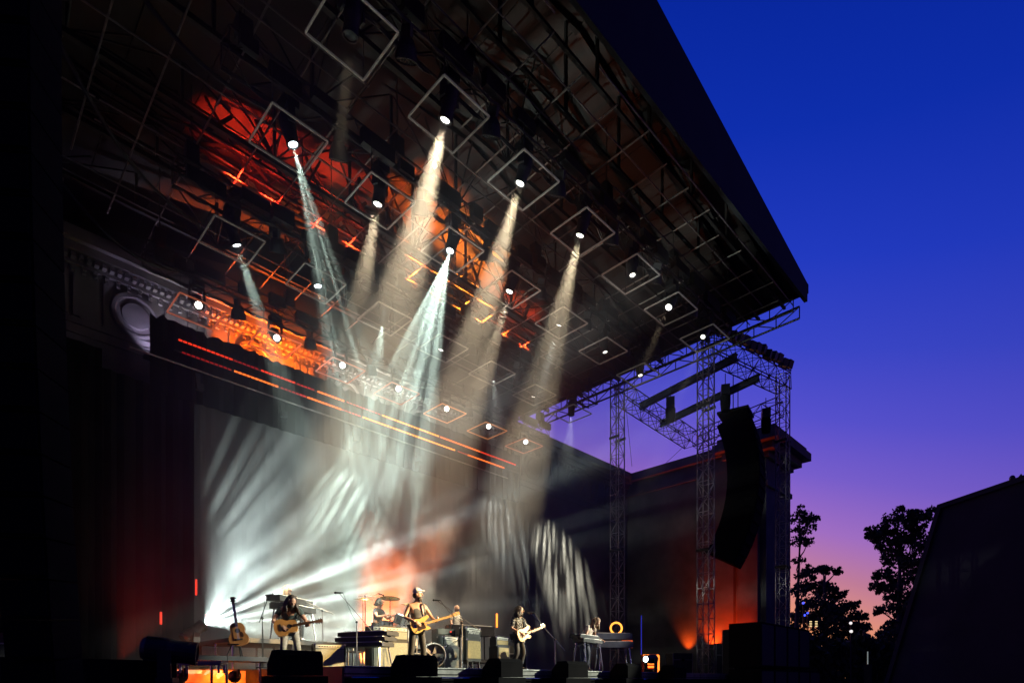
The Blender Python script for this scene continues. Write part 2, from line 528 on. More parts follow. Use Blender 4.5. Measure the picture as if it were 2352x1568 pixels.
# ---- retaining wall of the seating bank on the right
def dirw(u, d): return Vector(((d + u) / S2, (d - u) / S2, 0))
P0 = dirw(29.3, 40.0); DV = dirw(.265, -.964); NV = dirw(.964, .265)
rw = thing('retaining_wall', 'dark sloping-ended retaining wall of the seating bank at the right', 'wall', (0, 0, 0))
def rwp(s_, z, o): return P0 + DV * s_ + NV * o + Vector((0, 0, z))
prof = [(-4.4, 0), (0, 13.0), (16, 13.6), (16, 0)]
vs = [rwp(a, z, 0) for a, z in prof] + [rwp(a, z, 14) for a, z in prof]
m = MB(); m._add(vs, [(0, 1, 2, 3), (7, 6, 5, 4), (0, 4, 5, 1), (1, 5, 6, 2), (2, 6, 7, 3)])
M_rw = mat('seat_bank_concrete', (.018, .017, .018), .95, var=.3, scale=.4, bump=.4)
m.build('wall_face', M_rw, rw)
def slab(path, o0, o1, th, nm):
    m = MB(); vs = []
    for a, z in path: vs += [rwp(a, z, o0), rwp(a, z, o1), rwp(a - .25, z + th, o1), rwp(a - .25, z + th, o0)]
    fs = []
    for i in range(len(path) - 1):
        k = i * 4
        for j in range(4): fs.append((k + j, k + (j + 1) % 4, k + 4 + (j + 1) % 4, k + 4 + j))
    e = (len(path) - 1) * 4
    fs += [(3, 2, 1, 0), (e, e + 1, e + 2, e + 3)]
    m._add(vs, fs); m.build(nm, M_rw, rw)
slab([(-4.4, 0.05), (0, 13.0), (16, 13.6)], -.18, .9, .3, 'coping')
lp = MB(); b0 = rwp(4.1, 13.2, .4)
lp.tube([b0, b0 + Vector((0, 0, .35))], .06, 8); lp.ell(b0 + Vector((0, 0, .5)), (.16, .16, .2)); tag(lp.build('post_lamp', M_black), 'small unlit lamp knob standing on the coping of the retaining wall', 'lamp')

# ---- drapes: backdrop, border, side legs
M_backdrop = mat('backdrop_cloth', (.075, .075, .075), .9, var=.12, scale=.5)
def curtain(name, label, a, b, z0, z1, m, folds=0, amp=.0, thick=.03, jag=None, cat='curtain'):
    a = Vector(a); b = Vector(b); L = (b - a).length; n = max(8, int(L * (6 if folds else 1)))
    t = (b - a).normalized(); nn = Vector((-t.y, t.x, 0))
    vs = []; fs = []
    rr = random.Random(len(name))
    for i in range(n + 1):
        q = a + t * (L * i / n)
        o = nn * (amp * math.sin(i * 2 * math.pi * folds / n + rr.random()))
        zt = z1 + (rr.uniform(-jag, jag) if jag and rr.random() < .3 else 0)
        for th in (0, thick):
            vs += [q + o + nn * th + Vector((0, 0, z0)), q + o + nn * th + Vector((0, 0, zt))]
    for i in range(n):
        k = i * 4
        fs += [(k, k + 1, k + 5, k + 4), (k + 2, k + 6, k + 7, k + 3), (k + 1, k + 3, k + 7, k + 5), (k, k + 4, k + 6, k + 2)]
    fs += [(0, 2, 3, 1), (n * 4, n * 4 + 1, n * 4 + 3, n * 4 + 2)]
    mb = MB(); mb._add([tuple(v) for v in vs], fs)
    return tag(mb.build(name, m), label, cat)
curtain('backdrop', 'wide grey backdrop cloth hanging behind the band', (5.2, 21.3, 0), (22.6, 21.3, 0), DECK + .02, 10.6, M_backdrop, folds=60, amp=.012)
curtain('border_drape', 'black border drape hung across the top of the backdrop', (5.0, 21.0, 0), (21.6, 21.0, 0), 10.35, 12.75, M_cloth, folds=40, amp=.05, jag=.12)
curtain('side_drape', 'tall black drape closing the left stage side, right end added as backdrop shade', (3.6, 20.85, 0), (6.3, 21.12, 0), DECK + .01, 10.5, M_cloth, folds=22, amp=.06)  # right end carried over the backdrop to stand in for its shade
curtain('wing_drape', 'black drape closing the dark far left corner before the stone wall', (-3.0, 20.6, 0), (3.7, 20.75, 0), DECK + .01, 11.0, M_cloth, folds=40, amp=.08)
# ================================================================== LIGHTING RIG
def place_xy(o, dx): return Vector(o.location) + Vector((math.cos(o.rotation_euler.z) * dx, math.sin(o.rotation_euler.z) * dx, 0))
# rows: y, height of the frames, truss
ROWS = [(10.6, 14.2, 'front row'), (13.5, 13.9, 'second row'), (17.1, 13.45, 'third row'), (20.1, 12.83, 'rear row')]
NCOL = 7
XS = [6.06 + 2.48 * i for i in range(NCOL)]
def emat(name, c, s):
    return mat(name, tuple(min(1, x) for x in c), .4, emit=c, estr=s, var=0.02)
M_frame = mat('frame_tube', (.35, .33, .30), .5, .3, var=.2, emit=(.30, .27, .22), estr=.10)
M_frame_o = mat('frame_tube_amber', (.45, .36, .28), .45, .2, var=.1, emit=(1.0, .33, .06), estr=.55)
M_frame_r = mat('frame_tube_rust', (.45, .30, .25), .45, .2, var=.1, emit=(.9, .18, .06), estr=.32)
LENS = {'w': emat('lens_white', (1.0, .97, .88), 9), 'c': emat('lens_cool', (.80, .95, 1.0), 14), 's': emat('lens_small', (.95, .93, .85), 2.2),
        'o': mat('lens_dark', (.03, .03, .035), .1)}

def truss_row(k):
    y, z, nm = ROWS[k]
    t = thing('lighting_truss', 'dark lighting truss carrying the %s of square frames' % nm, 'truss', (0, 0, 0), 0, 'lighting trusses under the roof')
    yy = y - .12; zz = z + 1.05
    x0, x1 = (4.6, 22.4)
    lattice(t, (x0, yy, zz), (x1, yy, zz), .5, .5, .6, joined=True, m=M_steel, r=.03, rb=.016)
    rr = random.Random(k)
    x = x0 + .2
    while x < x1 - .5:
        L = rr.uniform(.3, 1.0)
        c = MB(); c.box((x + L / 2, yy - .3 + rr.uniform(-.05, .05), zz + rr.uniform(-.12, .2)), (L, rr.uniform(.12, .22), rr.uniform(.2, .42)))
        c.build('control_box', M_black, t)
        x += L + rr.uniform(.02, .5)
    cb = MB()
    for o in (-.28, .27):
        pts = []
        for i in range(60):
            xx = x0 + (x1 - x0) * i / 59
            pts.append((xx, yy + o, zz - .22 - .1 * abs(math.sin(i * 1.3 + k))))
        cb.tube(pts, .03, 5)
    cb.build('cable_run', M_black, t)
    for x in (x0 + .4, (x0 + x1) / 2 - 4.5, (x0 + x1) / 2 + 1, x1 - 4.0, x1 - .4):
        h = MB(); h.box((x, yy, zz + .62), (.32, .24, .5)); h.build('chain_hoist', M_black, t)
        h = MB(); h.tube([(x, yy, zz + .85), (x, yy, min(ztop(x) - .35, zz + 5))], .015, 5); h.build('chain', M_steel, t)
    return t
for k in range(4): truss_row(k)

# square hanging frame
def frame_meshes(m):
    out = []
    h = .66
    a = MB(); a.bar((-h, 0, 0), (h, 0, 0), .036); b = MB(); b.bar((0, -h + .018, 0), (0, h - .018, 0), .036)
    return a.mesh('frame_side', m), b.mesh('frame_side', m), h
FM = {n: frame_meshes(m) for n, m in (('p', M_frame), ('o', M_frame_o), ('r', M_frame_r))}
wire = MB(); wire.tube([(0, 0, 0), (0, 0, .85)], .012, 5); WIRE = wire.mesh('hanger_rod', M_steel)
colour_name = {'p': 'pale', 'o': 'amber glowing', 'r': 'rust red lit'}
for k, (y, z, nm) in enumerate(ROWS):
    for i, x in enumerate(XS):
        kind = 'p'
        if k == 3: kind = 'rrrroor'[i]
        t = thing('square_lamp', 'thin %s square lamp tubes, %s from the left in the %s' % (colour_name[kind], ORD[i], nm), 'frame light', (x, y, z), 0, 'square tube lamps')
        A, B, h = FM[kind]
        for s in (-1, 1):
            o = link('frame_side', A, t); o.location = (0, s * h, 0)
            o = link('frame_side', B, t); o.location = (s * h, 0, 0)
        for sx, sy in ((-1, -1), (1, 1)):
            o = link('hanger_rod', WIRE, t); o.location = (sx * h * .98, sy * h * .98, .03)
        if k == 3 and False: pass

# moving-head lamps
bm_ = MB(); bm_.box((0, 0, .1), (.36, .34, .2)); bm_.box((0, 0, .25), (.22, .1, .12)); MH_BASE = bm_.mesh('base', M_black)
bm_ = MB()
for s in (-1, 1):
    bm_.bar((s * .2, 0, .02), (s * .225, 0, -.42), .05, .16)
bm_.box((0, 0, -.02), (.46, .2, .07)); MH_YOKE = bm_.mesh('yoke', M_black)
bm_ = MB()
bm_.lathe([(0, -.3), (.13, -.3), (.17, -.24), (.175, .02), (.155, .1), (.15, .26), (.16, .3), (.16, .36), (.125, .365), (.125, .33), (0, .33)], 18, Matrix.Rotation(R(180), 4, 'X'))
for a in range(6):
    bm_.box((.17 * math.cos(a * math.pi / 3), .17 * math.sin(a * math.pi / 3), .14), (.03, .03, .2), (0, 0, a * math.pi / 3))
MH_HEAD = bm_.mesh('head', M_black, False)
bm_ = MB(); bm_.lathe([(0, -.352), (.06, -.35), (.122, -.345)], 18); MH_LENS = {k: (lambda mm: (mm.materials.clear(), mm.materials.append(LENS[k]), mm)[2])(bm_.mesh('lens', LENS[k])) for k in LENS}
def moving_light(label, loc, target, lens='o', light=None, group=None, standing=False, roll=None):
    """loc = centre of the head; target = point it is aimed at; light = (intensity, colour, cone, blend, gobo)"""
    loc = Vector(loc); target = Vector(target)
    t = thing('moving_light', label, 'stage light', loc, 0, group)
    d = (target - loc).normalized()
    az = math.atan2(d.y, d.x)
    sgn = -1 if standing else 1
    b = link('base', MH_BASE, t); b.location = (0, 0, .44 * sgn)
    if standing: b.rotation_euler = (math.pi, 0, 0)
    y = link('yoke', MH_YOKE, t); y.location = (0, 0, .42 * sgn); y.rotation_euler = (math.pi if standing else 0, 0, az + math.pi / 2)
    h = link('head', MH_HEAD, t)
    h.rotation_euler = (-d).to_track_quat('Z', 'Y').to_euler()
    l = link('lens', MH_LENS[lens], h)
    if lens == 's': l.scale = (.72, .72, 1)
    else: l.scale = (.84, .84, 1)
    if light:
        I, c, ang, bl, gob = light
        spot(t, loc + d * (.40 if gob else .48), target, I, c, ang, bl, .022 if gob else .10, gob, roll)
    return t
WARM = (1.0, .80, .52); COOL = (.74, .96, .82); NEUT = (.95, .98, .88)
STREAK = (30, .16, .46, .03)
RIG = {  # (row, column): target, lens, light
    (0, 0): ((5.98, 13.1, 2.3), 'o', (120, WARM, 9, .5, None)),
    (0, 1): ((7.6, 15.6, 1.6), 'w', (2500, WARM, 19, .3, None)),
    (0, 2): ((9.3, 14.6, 1.6), 'w', (2000, WARM, 16, .3, None)),
    (0, 3): ((13.0, 15.0, 1.6), 'w', (1900, WARM, 17, .3, None)),
    (0, 4): None,
    (0, 5): ((11.5, 11.1, 2.3), 'w', (260, (1.0, .78, .5), 7, .5, None)),
    (0, 6): ((14.0, 10.8, 2.2), 's', (200, (1.0, .85, .66), 6, .5, None)),
    (1, 0): ((9.7, 12.9, 1.6), 'c', (6500, COOL, 15, .12, (34, .14, .5, .04, .22))),
    (1, 1): ((7.4, 16.2, 1.6), 'w', (1500, WARM, 16, .4, None)),
    (1, 2): ((7.9, 14.9, 1.6), 'c', (8500, COOL, 23, .12, (26, .14, .5, .04, .22))),
    (1, 3): ((11.4, 16.5, 2.0), 'w', (900, WARM, 14, .4, None)),
    (1, 4): ((16.0, 19.0, 1.6), 's', (500, NEUT, 12, .15, None)),
    (1, 5): None,
    (1, 6): None,
    (2, 0): ((8.2, 17.6, 9.0), 'c', (1500, COOL, 11, .1, None)),
    (2, 1): ((10.6, 16.9, 1.6), 'c', (1800, COOL, 9, .1, STREAK)),
    (2, 2): ((12.0, 21.2, 7.6), 's', (3000, COOL, 32, .95, (36, .10, .64, .06, .10))),
    (2, 3): None,
    (2, 4): ((20.8, 21.2, 8.8), 's', (1300, NEUT, 28, 1.0, (38, .10, .62, .03, .10))),
    (2, 5): None,
    (2, 6): ((26.2, 22.3, 7.9), 's', (3000, (.95, 1.0, .86), 30, 1.0, (36, .10, .60, .03, .10))),
}
who = {0: 'front row', 1: 'second row', 2: 'third row', 3: 'rear row'}
rl = random.Random(11)
for k, (y, z, nm) in enumerate(ROWS):
    for i, x in enumerate(XS):
        spec = RIG.get((k, i))
        c = Vector((x, y - .02, z + .30))
        if spec:
            tgt, lens, light = spec
        else:
            tgt, lens, light = (x + rl.uniform(-2, 2), y + rl.uniform(2.0, 4.5) if k == 2 else y - rl.uniform(0, 3), 1.5), ('w' if k == 3 else 's'), None
            if k == 3: tgt = (x * .55 + 1.5, 7.5, 2.0)
        state = {'w': 'bright white', 'c': 'cool white', 's': 'dim lit', 'o': 'turned away'}[lens]
        moving_light('%s moving light in the frame %s from the left, %s' % (state, ORD[i], nm), c, tgt, lens, light, 'moving lights in the hanging frames')

# round LED wash lights between the frames
bm_ = MB(); bm_.lathe([(0, .3), (.14, .3), (.2, .18), (.23, .05), (.235, -.04), (.21, -.05), (.205, -.02), (0, -.02)], 18); bm_.box((0, 0, .42), (.08, .3, .2)); PAR_BODY = bm_.mesh('housing', M_black)
def dots(mname, m):
    b = MB()
    for rr_, n in ((0, 1), (.07, 6), (.135, 12), (.185, 16)):
        for q in range(n):
            a = 2 * math.pi * q / n
            b.box((rr_ * math.cos(a), rr_ * math.sin(a), -.026), (.027, .027, .012))
    return b.mesh('led_cluster', m)
PD = {'d': dots('d', mat('led_off', (.12, .12, .12), .3)), 'r': dots('r', emat('led_red', (1.0, .06, .03), .9)), 'a': dots('a', emat('led_amber', (1.0, .32, .08), .8))}
for k, (y, z, nm) in enumerate(ROWS):
    for i in range(NCOL - 1):
        x = XS[i] + 1.24
        kind = 'd'
        if k == 3: kind = 'rrraad'[i]
        t = thing('wash_light', 'round %s wash light between %s and %s frames, %s' % ({'d': 'dark', 'r': 'red glowing', 'a': 'amber glowing'}[kind], ORD[i], ORD[i + 1], nm), 'stage light', (x, y - .1, z + .32), 0, 'round wash lights on the trusses')
        t.rotation_euler = (R(28), R(-18), 0)
        link('housing', PAR_BODY, t)
        link('led_cluster', PD[kind], t, kind='stuff')

# washes that colour the roof: units lying on the second truss, pointing up
UPL = [(6.3, (1, .035, .01)), (7.3, (1, .03, .01)), (8.9, (1, .04, .01)), (10.0, (1, .05, .01)), (12.4, (1, .13, .01)), (13.5, (1, .19, .015)), (14.6, (1, .24, .02)), (15.7, (1, .24, .02)), (17.0, (1, .09, .01)), (18.3, (1, .06, .01))]
for i, (x, c) in enumerate(UPL):
    t = thing('uplight', '%s uplight on the third lighting truss, %s from the left' % ('red' if c[1] < .08 else 'orange', ORD[i]), 'stage light', (x, 17.35, 15.02), 0, 'uplights colouring the roof')
    t.rotation_euler = (math.pi, 0, 0)
    link('housing', PAR_BODY, t); link('led_cluster', PD['r' if c[1] < .08 else 'a'], t, kind='stuff')
    spot(t, (x, 17.35, 15.1), (x + .05, 17.9 if c[1] < .1 else 17.3, 17.3), 210 if c[1] < .1 else 560, c, 62, 1.0, .05)

# LED battens across the top of the backdrop
def batten(z, segs, label):
    t = thing('led_batten', label, 'light strip', (0, 20.72, z), 0, 'light battens over the backdrop')
    m = MB(); m.box((13.4, .03, 0), (15.6, .05, .06)); m.build('rail', M_black, t)
    for a, b, mm in segs:
        n = int((b - a) / .14)
        d = MB()
        for i in range(n):
            d.box((a + .07 + i * .14, -.01, -.01), (.10, .035, .045))
        d.build('led_row', mm, t, kind='stuff')
L_r = emat('strip_red', (1, .04, .01), 1.2); L_d = emat('strip_dim_red', (.8, .02, .02), .25); L_o = emat('strip_orange', (1, .17, .02), 2.2); L_a = emat('strip_amber', (1, .3, .03), 2.4)
batten(12.08, [(5.7, 7.4, L_r), (7.4, 8.3, L_d), (8.3, 9.6, L_r), (9.6, 10.4, L_d), (10.4, 11.6, L_o), (11.6, 13.2, L_d), (13.2, 16.2, L_a), (16.2, 18.6, L_o), (18.6, 21.1, L_r)], 'upper strip of red and amber lamps above the backdrop')
batten(11.72, [(5.8, 7.4, L_d), (7.4, 9.0, L_o), (9.0, 10.0, L_d), (10.0, 11.4, L_o), (11.4, 12.3, L_d), (12.3, 17.2, L_a), (17.2, 17.8, L_d), (17.8, 20.2, L_o)], 'lower strip of red and amber lamps above the backdrop')
p = thing('backdrop_pipe', 'thin silver pipe with sockets carrying the backdrop', 'pipe', (0, 0, 0))
m = MB(); m.tube([(4.4, 20.8, 11.35), (20.5, 20.8, 11.3)], .03, 8); m.build('pipe', M_alu, p)
for x in (6.3, 9.1, 12.0, 15.0):
    c = MB(); c.box((x, 20.8, 11.05), (.14, .14, .35)); c.box((x + .05, 20.75, 10.8), (.22, .16, .2)); c.build('pipe_bracket', M_black, p)

# wall washers hidden behind the border drape, lighting the stone frieze
for i, (x, c, I) in enumerate(((5.2, (.60, .55, 1.0), 8), (6.4, (.9, .88, 1.0), 14), (8.3, (1, .12, .004), 340), (9.7, (1, .14, .006), 340), (12.6, (1, .95, .88), 40), (14.2, (1, .96, .9), 40), (16.4, (1, .95, .9), 34))):
    t = thing('wall_washer', 'wall washer behind the border drape, %s from the left, lighting the frieze' % ORD[i], 'stage light', (x, 21.62, 11.6), 0, 'wall washers behind the border')
    m = MB(); m.box((0, 0, 0), (.5, .12, .12)); m.build('housing', M_black, t)
    m = MB(); m.box((0, .02, .068), (.44, .08, .015)); m.build('lens', emat('washer_%d' % i, c, 3), t)
    spot(t, (x, 21.66, 11.72), (x + .2, 22.25, 13.6), I * 1.6, c, 84, .7, .05)

# row of flood lamps along the outrigger truss
fl = MB(); fl.box((0, 0, .18), (.34, .3, .36), (R(18), 0, 0)); fl.box((0, .16, .2), (.26, .12, .26), (R(18), 0, 0)); FL_B = fl.mesh('lamp_body', M_black)
fl = MB(); fl.bar((-.2, 0, .18), (-.2, 0, -.1), .04); fl.bar((.2, 0, .18), (.2, 0, -.1), .04); fl.bar((-.2, 0, -.1), (.2, 0, -.1), .04); FL_Y = fl.mesh('yoke', M_black)
A = Vector(OC); B = Vector(OD)
for i in range(13):
    q = A + (B - A) * ((i + .6) / 13) + Vector((0, -.35, .62 + .06 * math.sin(i * 2.1)))
    t = thing('flood_lamp', 'black flood lamp on the outrigger truss, %s counting from the roof' % (ORD + ['last'])[i if i < 12 else 12], 'stage light', q, R(15 * math.sin(i)), 'flood lamps along the outrigger truss')
    link('lamp_body', FL_B, t); link('yoke', FL_Y, t)

# hoists and sub cabinet hanging from the beams
for (x, y, z, h, lb) in ((25.9, 14.9, 14.5, 1.3, 'black chain motor hanging between the outrigger beams by the slim truss'), (27.6, 12.9, 15.0, 1.5, 'black chain motor hanging under the flood lamp truss'), (30.0, 11.9, 14.3, 1.3, 'black chain motor hanging beside the tower at the pier')):
    t = thing('chain_motor', lb, 'hoist', (x, y, z), .5, 'chain motors')
    m = MB(); m.box((0, 0, .35), (.55, .4, .45)); m.box((.3, 0, .4), (.2, .3, .25)); m.build('motor', M_black, t)
    m = MB(); m.lathe([(0, 0), (.2, .02), (.24, .4), (.24, h * .5)], 12, Matrix.Translation((-.05, 0, -h * .45))); m.build('chain_bag', M_cloth, t)
    m = MB(); m.tube([(0, 0, .55), (0, 0, 1.2)], .02, 5); m.build('chain', M_steel, t)

# line array speakers
M_grille = mat('speaker_grille', (.016, .016, .018), .6, var=.35, scale=40, bump=.3)
def line_array(label, top, n, w, h, dpt, rz, a0, da, group):
    t = thing('line_array', label, 'speaker', top, rz, group)
    me = MB(); me.prism([(-w / 2, 0), (w / 2, 0), (w * .42, dpt), (-w * .42, dpt)], h * .95); 
    cab = me.mesh('speaker_cabinet', M_cloth)
    gm = MB(); gm.box((0, -.015, 0), (w * .9, .03, h * .8)); gr = gm.mesh('grille', M_cloth)
    y = z = 0.0; a = a0
    bp = MB(); bp.box((0, dpt * .5, h * .7), (w * .8, dpt, .12)); bp.build('bumper', M_steel, t)
    for i in range(n):
        c = link('speaker_cabinet', cab, t); c.location = (0, y, z); c.rotation_euler = (R(a), 0, 0)
        q = link('grille', gr, c)
        y += math.sin(R(a + da / 2)) * h; z -= math.cos(R(a + da / 2)) * h; a += da
    for sx in (-.3, .3):
        k = MB(); k.tube([(sx * w, dpt * .5, h * .7), (sx * w, dpt * .5, h + 1.6)], .025, 5); k.build('rigging_chain', M_steel, t)
    return t
line_array('tall curved black speaker array hanging before the pier beside the thick tower', (29.2, 12.3, 14.3), 14, 1.8, .56, 1.5, R(12), -20, 3.8, 'line array speakers')
line_array('big black speaker array hanging in the dark at the far left', (.62, 7.4, 11.6), 28, .46, .40, .5, R(-40), -4, .4, 'line array speakers')
for i, (a, b, sag) in enumerate((((1.6, 14.0, 17.0), (6.0, 14.4, 15.2), .9), ((1.0, 15.2, 16.2), (5.6, 18.4, 14.4), 1.1), ((2.2, 19.6, 14.9), (6.0, 20.1, 14.0), .8))):
    pts = []
    a = Vector(a); b = Vector(b)
    for j in range(21):
        s_ = j / 20; q = a.lerp(b, s_); q.z -= sag * math.sin(math.pi * s_); pts.append(q)
    m = MB(); m.tube(pts, .05, 6)
    tag(m.build('cable', M_black), 'thick black cable sagging under the left of the roof, %s from the front' % ORD[i], 'cable', 'sagging cables')
# guy wires by the slim tower
for i, (a, b) in enumerate((((24.6, 16.6, 14.8), (29.5, 19.5, 13.9)), ((31.0, 16.6, 15.0), (33.0, 19.4, 14.9)), ((26.3, 13.2, 15.6), (26.9, 13.4, 12.0)))):
    m = MB(); m.tube([a, b], .012, 5); tag(m.build('guy_wire', M_steel), ['thin guy wire sloping from the slim tower to the side wall', 'thin guy wire dropping from the outrigger corner to the wing wall', 'thin wire hanging under the outrigger beams'][i], 'wire', 'guy wires')

# added follow spots and scaffold platform, unseen behind the camera, lighting the band's front
fs = thing('added_spot_platform', 'added unseen black scaffold platform with follow spots in the auditorium', 'platform', (32.0, -14.0, 0), R(43))
m = MB(); m.box((0, 0, 12.9), (6.0, 1.3, .12)); m.build('platform_deck', M_black, fs)
for sx in (-2.8, 0, 2.8):
    for sy in (-.6, .6):
        m = MB(); m.tube([(sx + .4, sy, 0), (sx + .4, sy, 13.0)], .04, 6); m.build('scaffold_post', M_steel, fs)
for i, (dx, tgt, I, c, ang, rx) in enumerate(((-2.0, (8.25, 11.4, 2.55), 19000, (1.0, .62, .22), 3.2, 0), (-1.0, (11.4, 11.1, 2.45), 9000, (1.0, .66, .30), 3.0, 0), (0.0, (6.0, 13.0, 2.3), 4200, (1, .84, .62), 3.2, 0), (1.0, (14.1, 10.8, 2.3), 5000, (1, .86, .70), 2.8, 0), (2.0, (9.6, 11.6, 1.8), 6500, (.95, 1.0, .80), 10.5, 0))):
    a = place_xy(fs, dx); 
    moving_light('added unseen follow spot on the auditorium platform, %s from the left' % ORD[i], (a.x, a.y, 14.0), tgt, 'o', (I, c, ang, .25, None), 'added follow spots', True)
# ================================================================== PEOPLE
def skinned(verts, edges, radii, sub=1, root=0):
    me = bpy.data.meshes.new('tmp')
    me.from_pydata([tuple(v) for v in verts], edges, [])
    o = bpy.data.objects.new('tmp', me); COL.objects.link(o)
    m = o.modifiers.new('s', 'SKIN'); m.use_smooth_shade = True
    if not me.skin_vertices: me.skin_vertices.new()
    sv = me.skin_vertices[0].data
    for i, r in enumerate(radii):
        sv[i].radius = r if isinstance(r, tuple) else (r, r)
        sv[i].use_root = (i == root)
    if sub:
        s = o.modifiers.new('u', 'SUBSURF'); s.levels = sub; s.render_levels = sub
    dg = bpy.context.evaluated_depsgraph_get()
    ev = o.evaluated_get(dg); m2 = ev.to_mesh()
    vs = [v.co.copy() for v in m2.vertices]; fs = [tuple(p.vertices) for p in m2.polygons]
    ev.to_mesh_clear()
    bpy.data.objects.remove(o); bpy.data.meshes.remove(me)
    return vs, fs
STAND = dict(pelvis=(0, 0, .95), spine=(0, 0, 1.17), chest=(0, .01, 1.36), neck=(0, 0, 1.5), head=(0, -.02, 1.65),
             shL=(.18, .01, 1.42), elL=(.26, .03, 1.14), wrL=(.28, -.06, .90), shR=(-.18, .01, 1.42), elR=(-.26, .03, 1.14), wrR=(-.28, -.06, .90),
             hipL=(.1, 0, .9), knL=(.12, -.02, .5), anL=(.13, .03, .09), toL=(.15, -.14, .04), hipR=(-.1, 0, .9), knR=(-.12, -.02, .5), anR=(-.13, .03, .09), toR=(-.15, -.14, .04))
def hand(mb, wr, d, nrm, curl, side):
    """palm, four curled fingers of different length and a thumb; d = direction of the hand, nrm = where the palm faces"""
    wr = Vector(wr); d = Vector(d).normalized(); nrm = (Vector(nrm) - d * Vector(nrm).dot(d)).normalized()
    x = d.cross(nrm).normalized() * side
    m = Matrix((x, d, nrm)).transposed()
    mb.ell(wr + d * .05, (.042, .055, .018), m, 10, 6)
    for i, (o, L) in enumerate(((-.03, .072), (-.01, .084), (.01, .078), (.03, .06))):
        p = wr + d * .09 + x * o; pts = [wr + d * .06 + x * o * .8, p]; dd = d.copy()
        for j in range(3):
            a = curl * (j + .6) * .5
            dd = (d * math.cos(a) + nrm * math.sin(a)).normalized()
            p = p + dd * (L / 3); pts.append(p)
        mb.tube(pts, [.011, .0105, .0095, .0085, .006], 6)
    p = wr + d * .02 - x * .03
    t1 = p + (-x * .7 + d * .6 + nrm * .3).normalized() * .04
    t2 = t1 + (-x * .2 + d * .7 + nrm * .6).normalized() * .035
    mb.tube([p, t1, t2], [.013, .012, .008], 6)
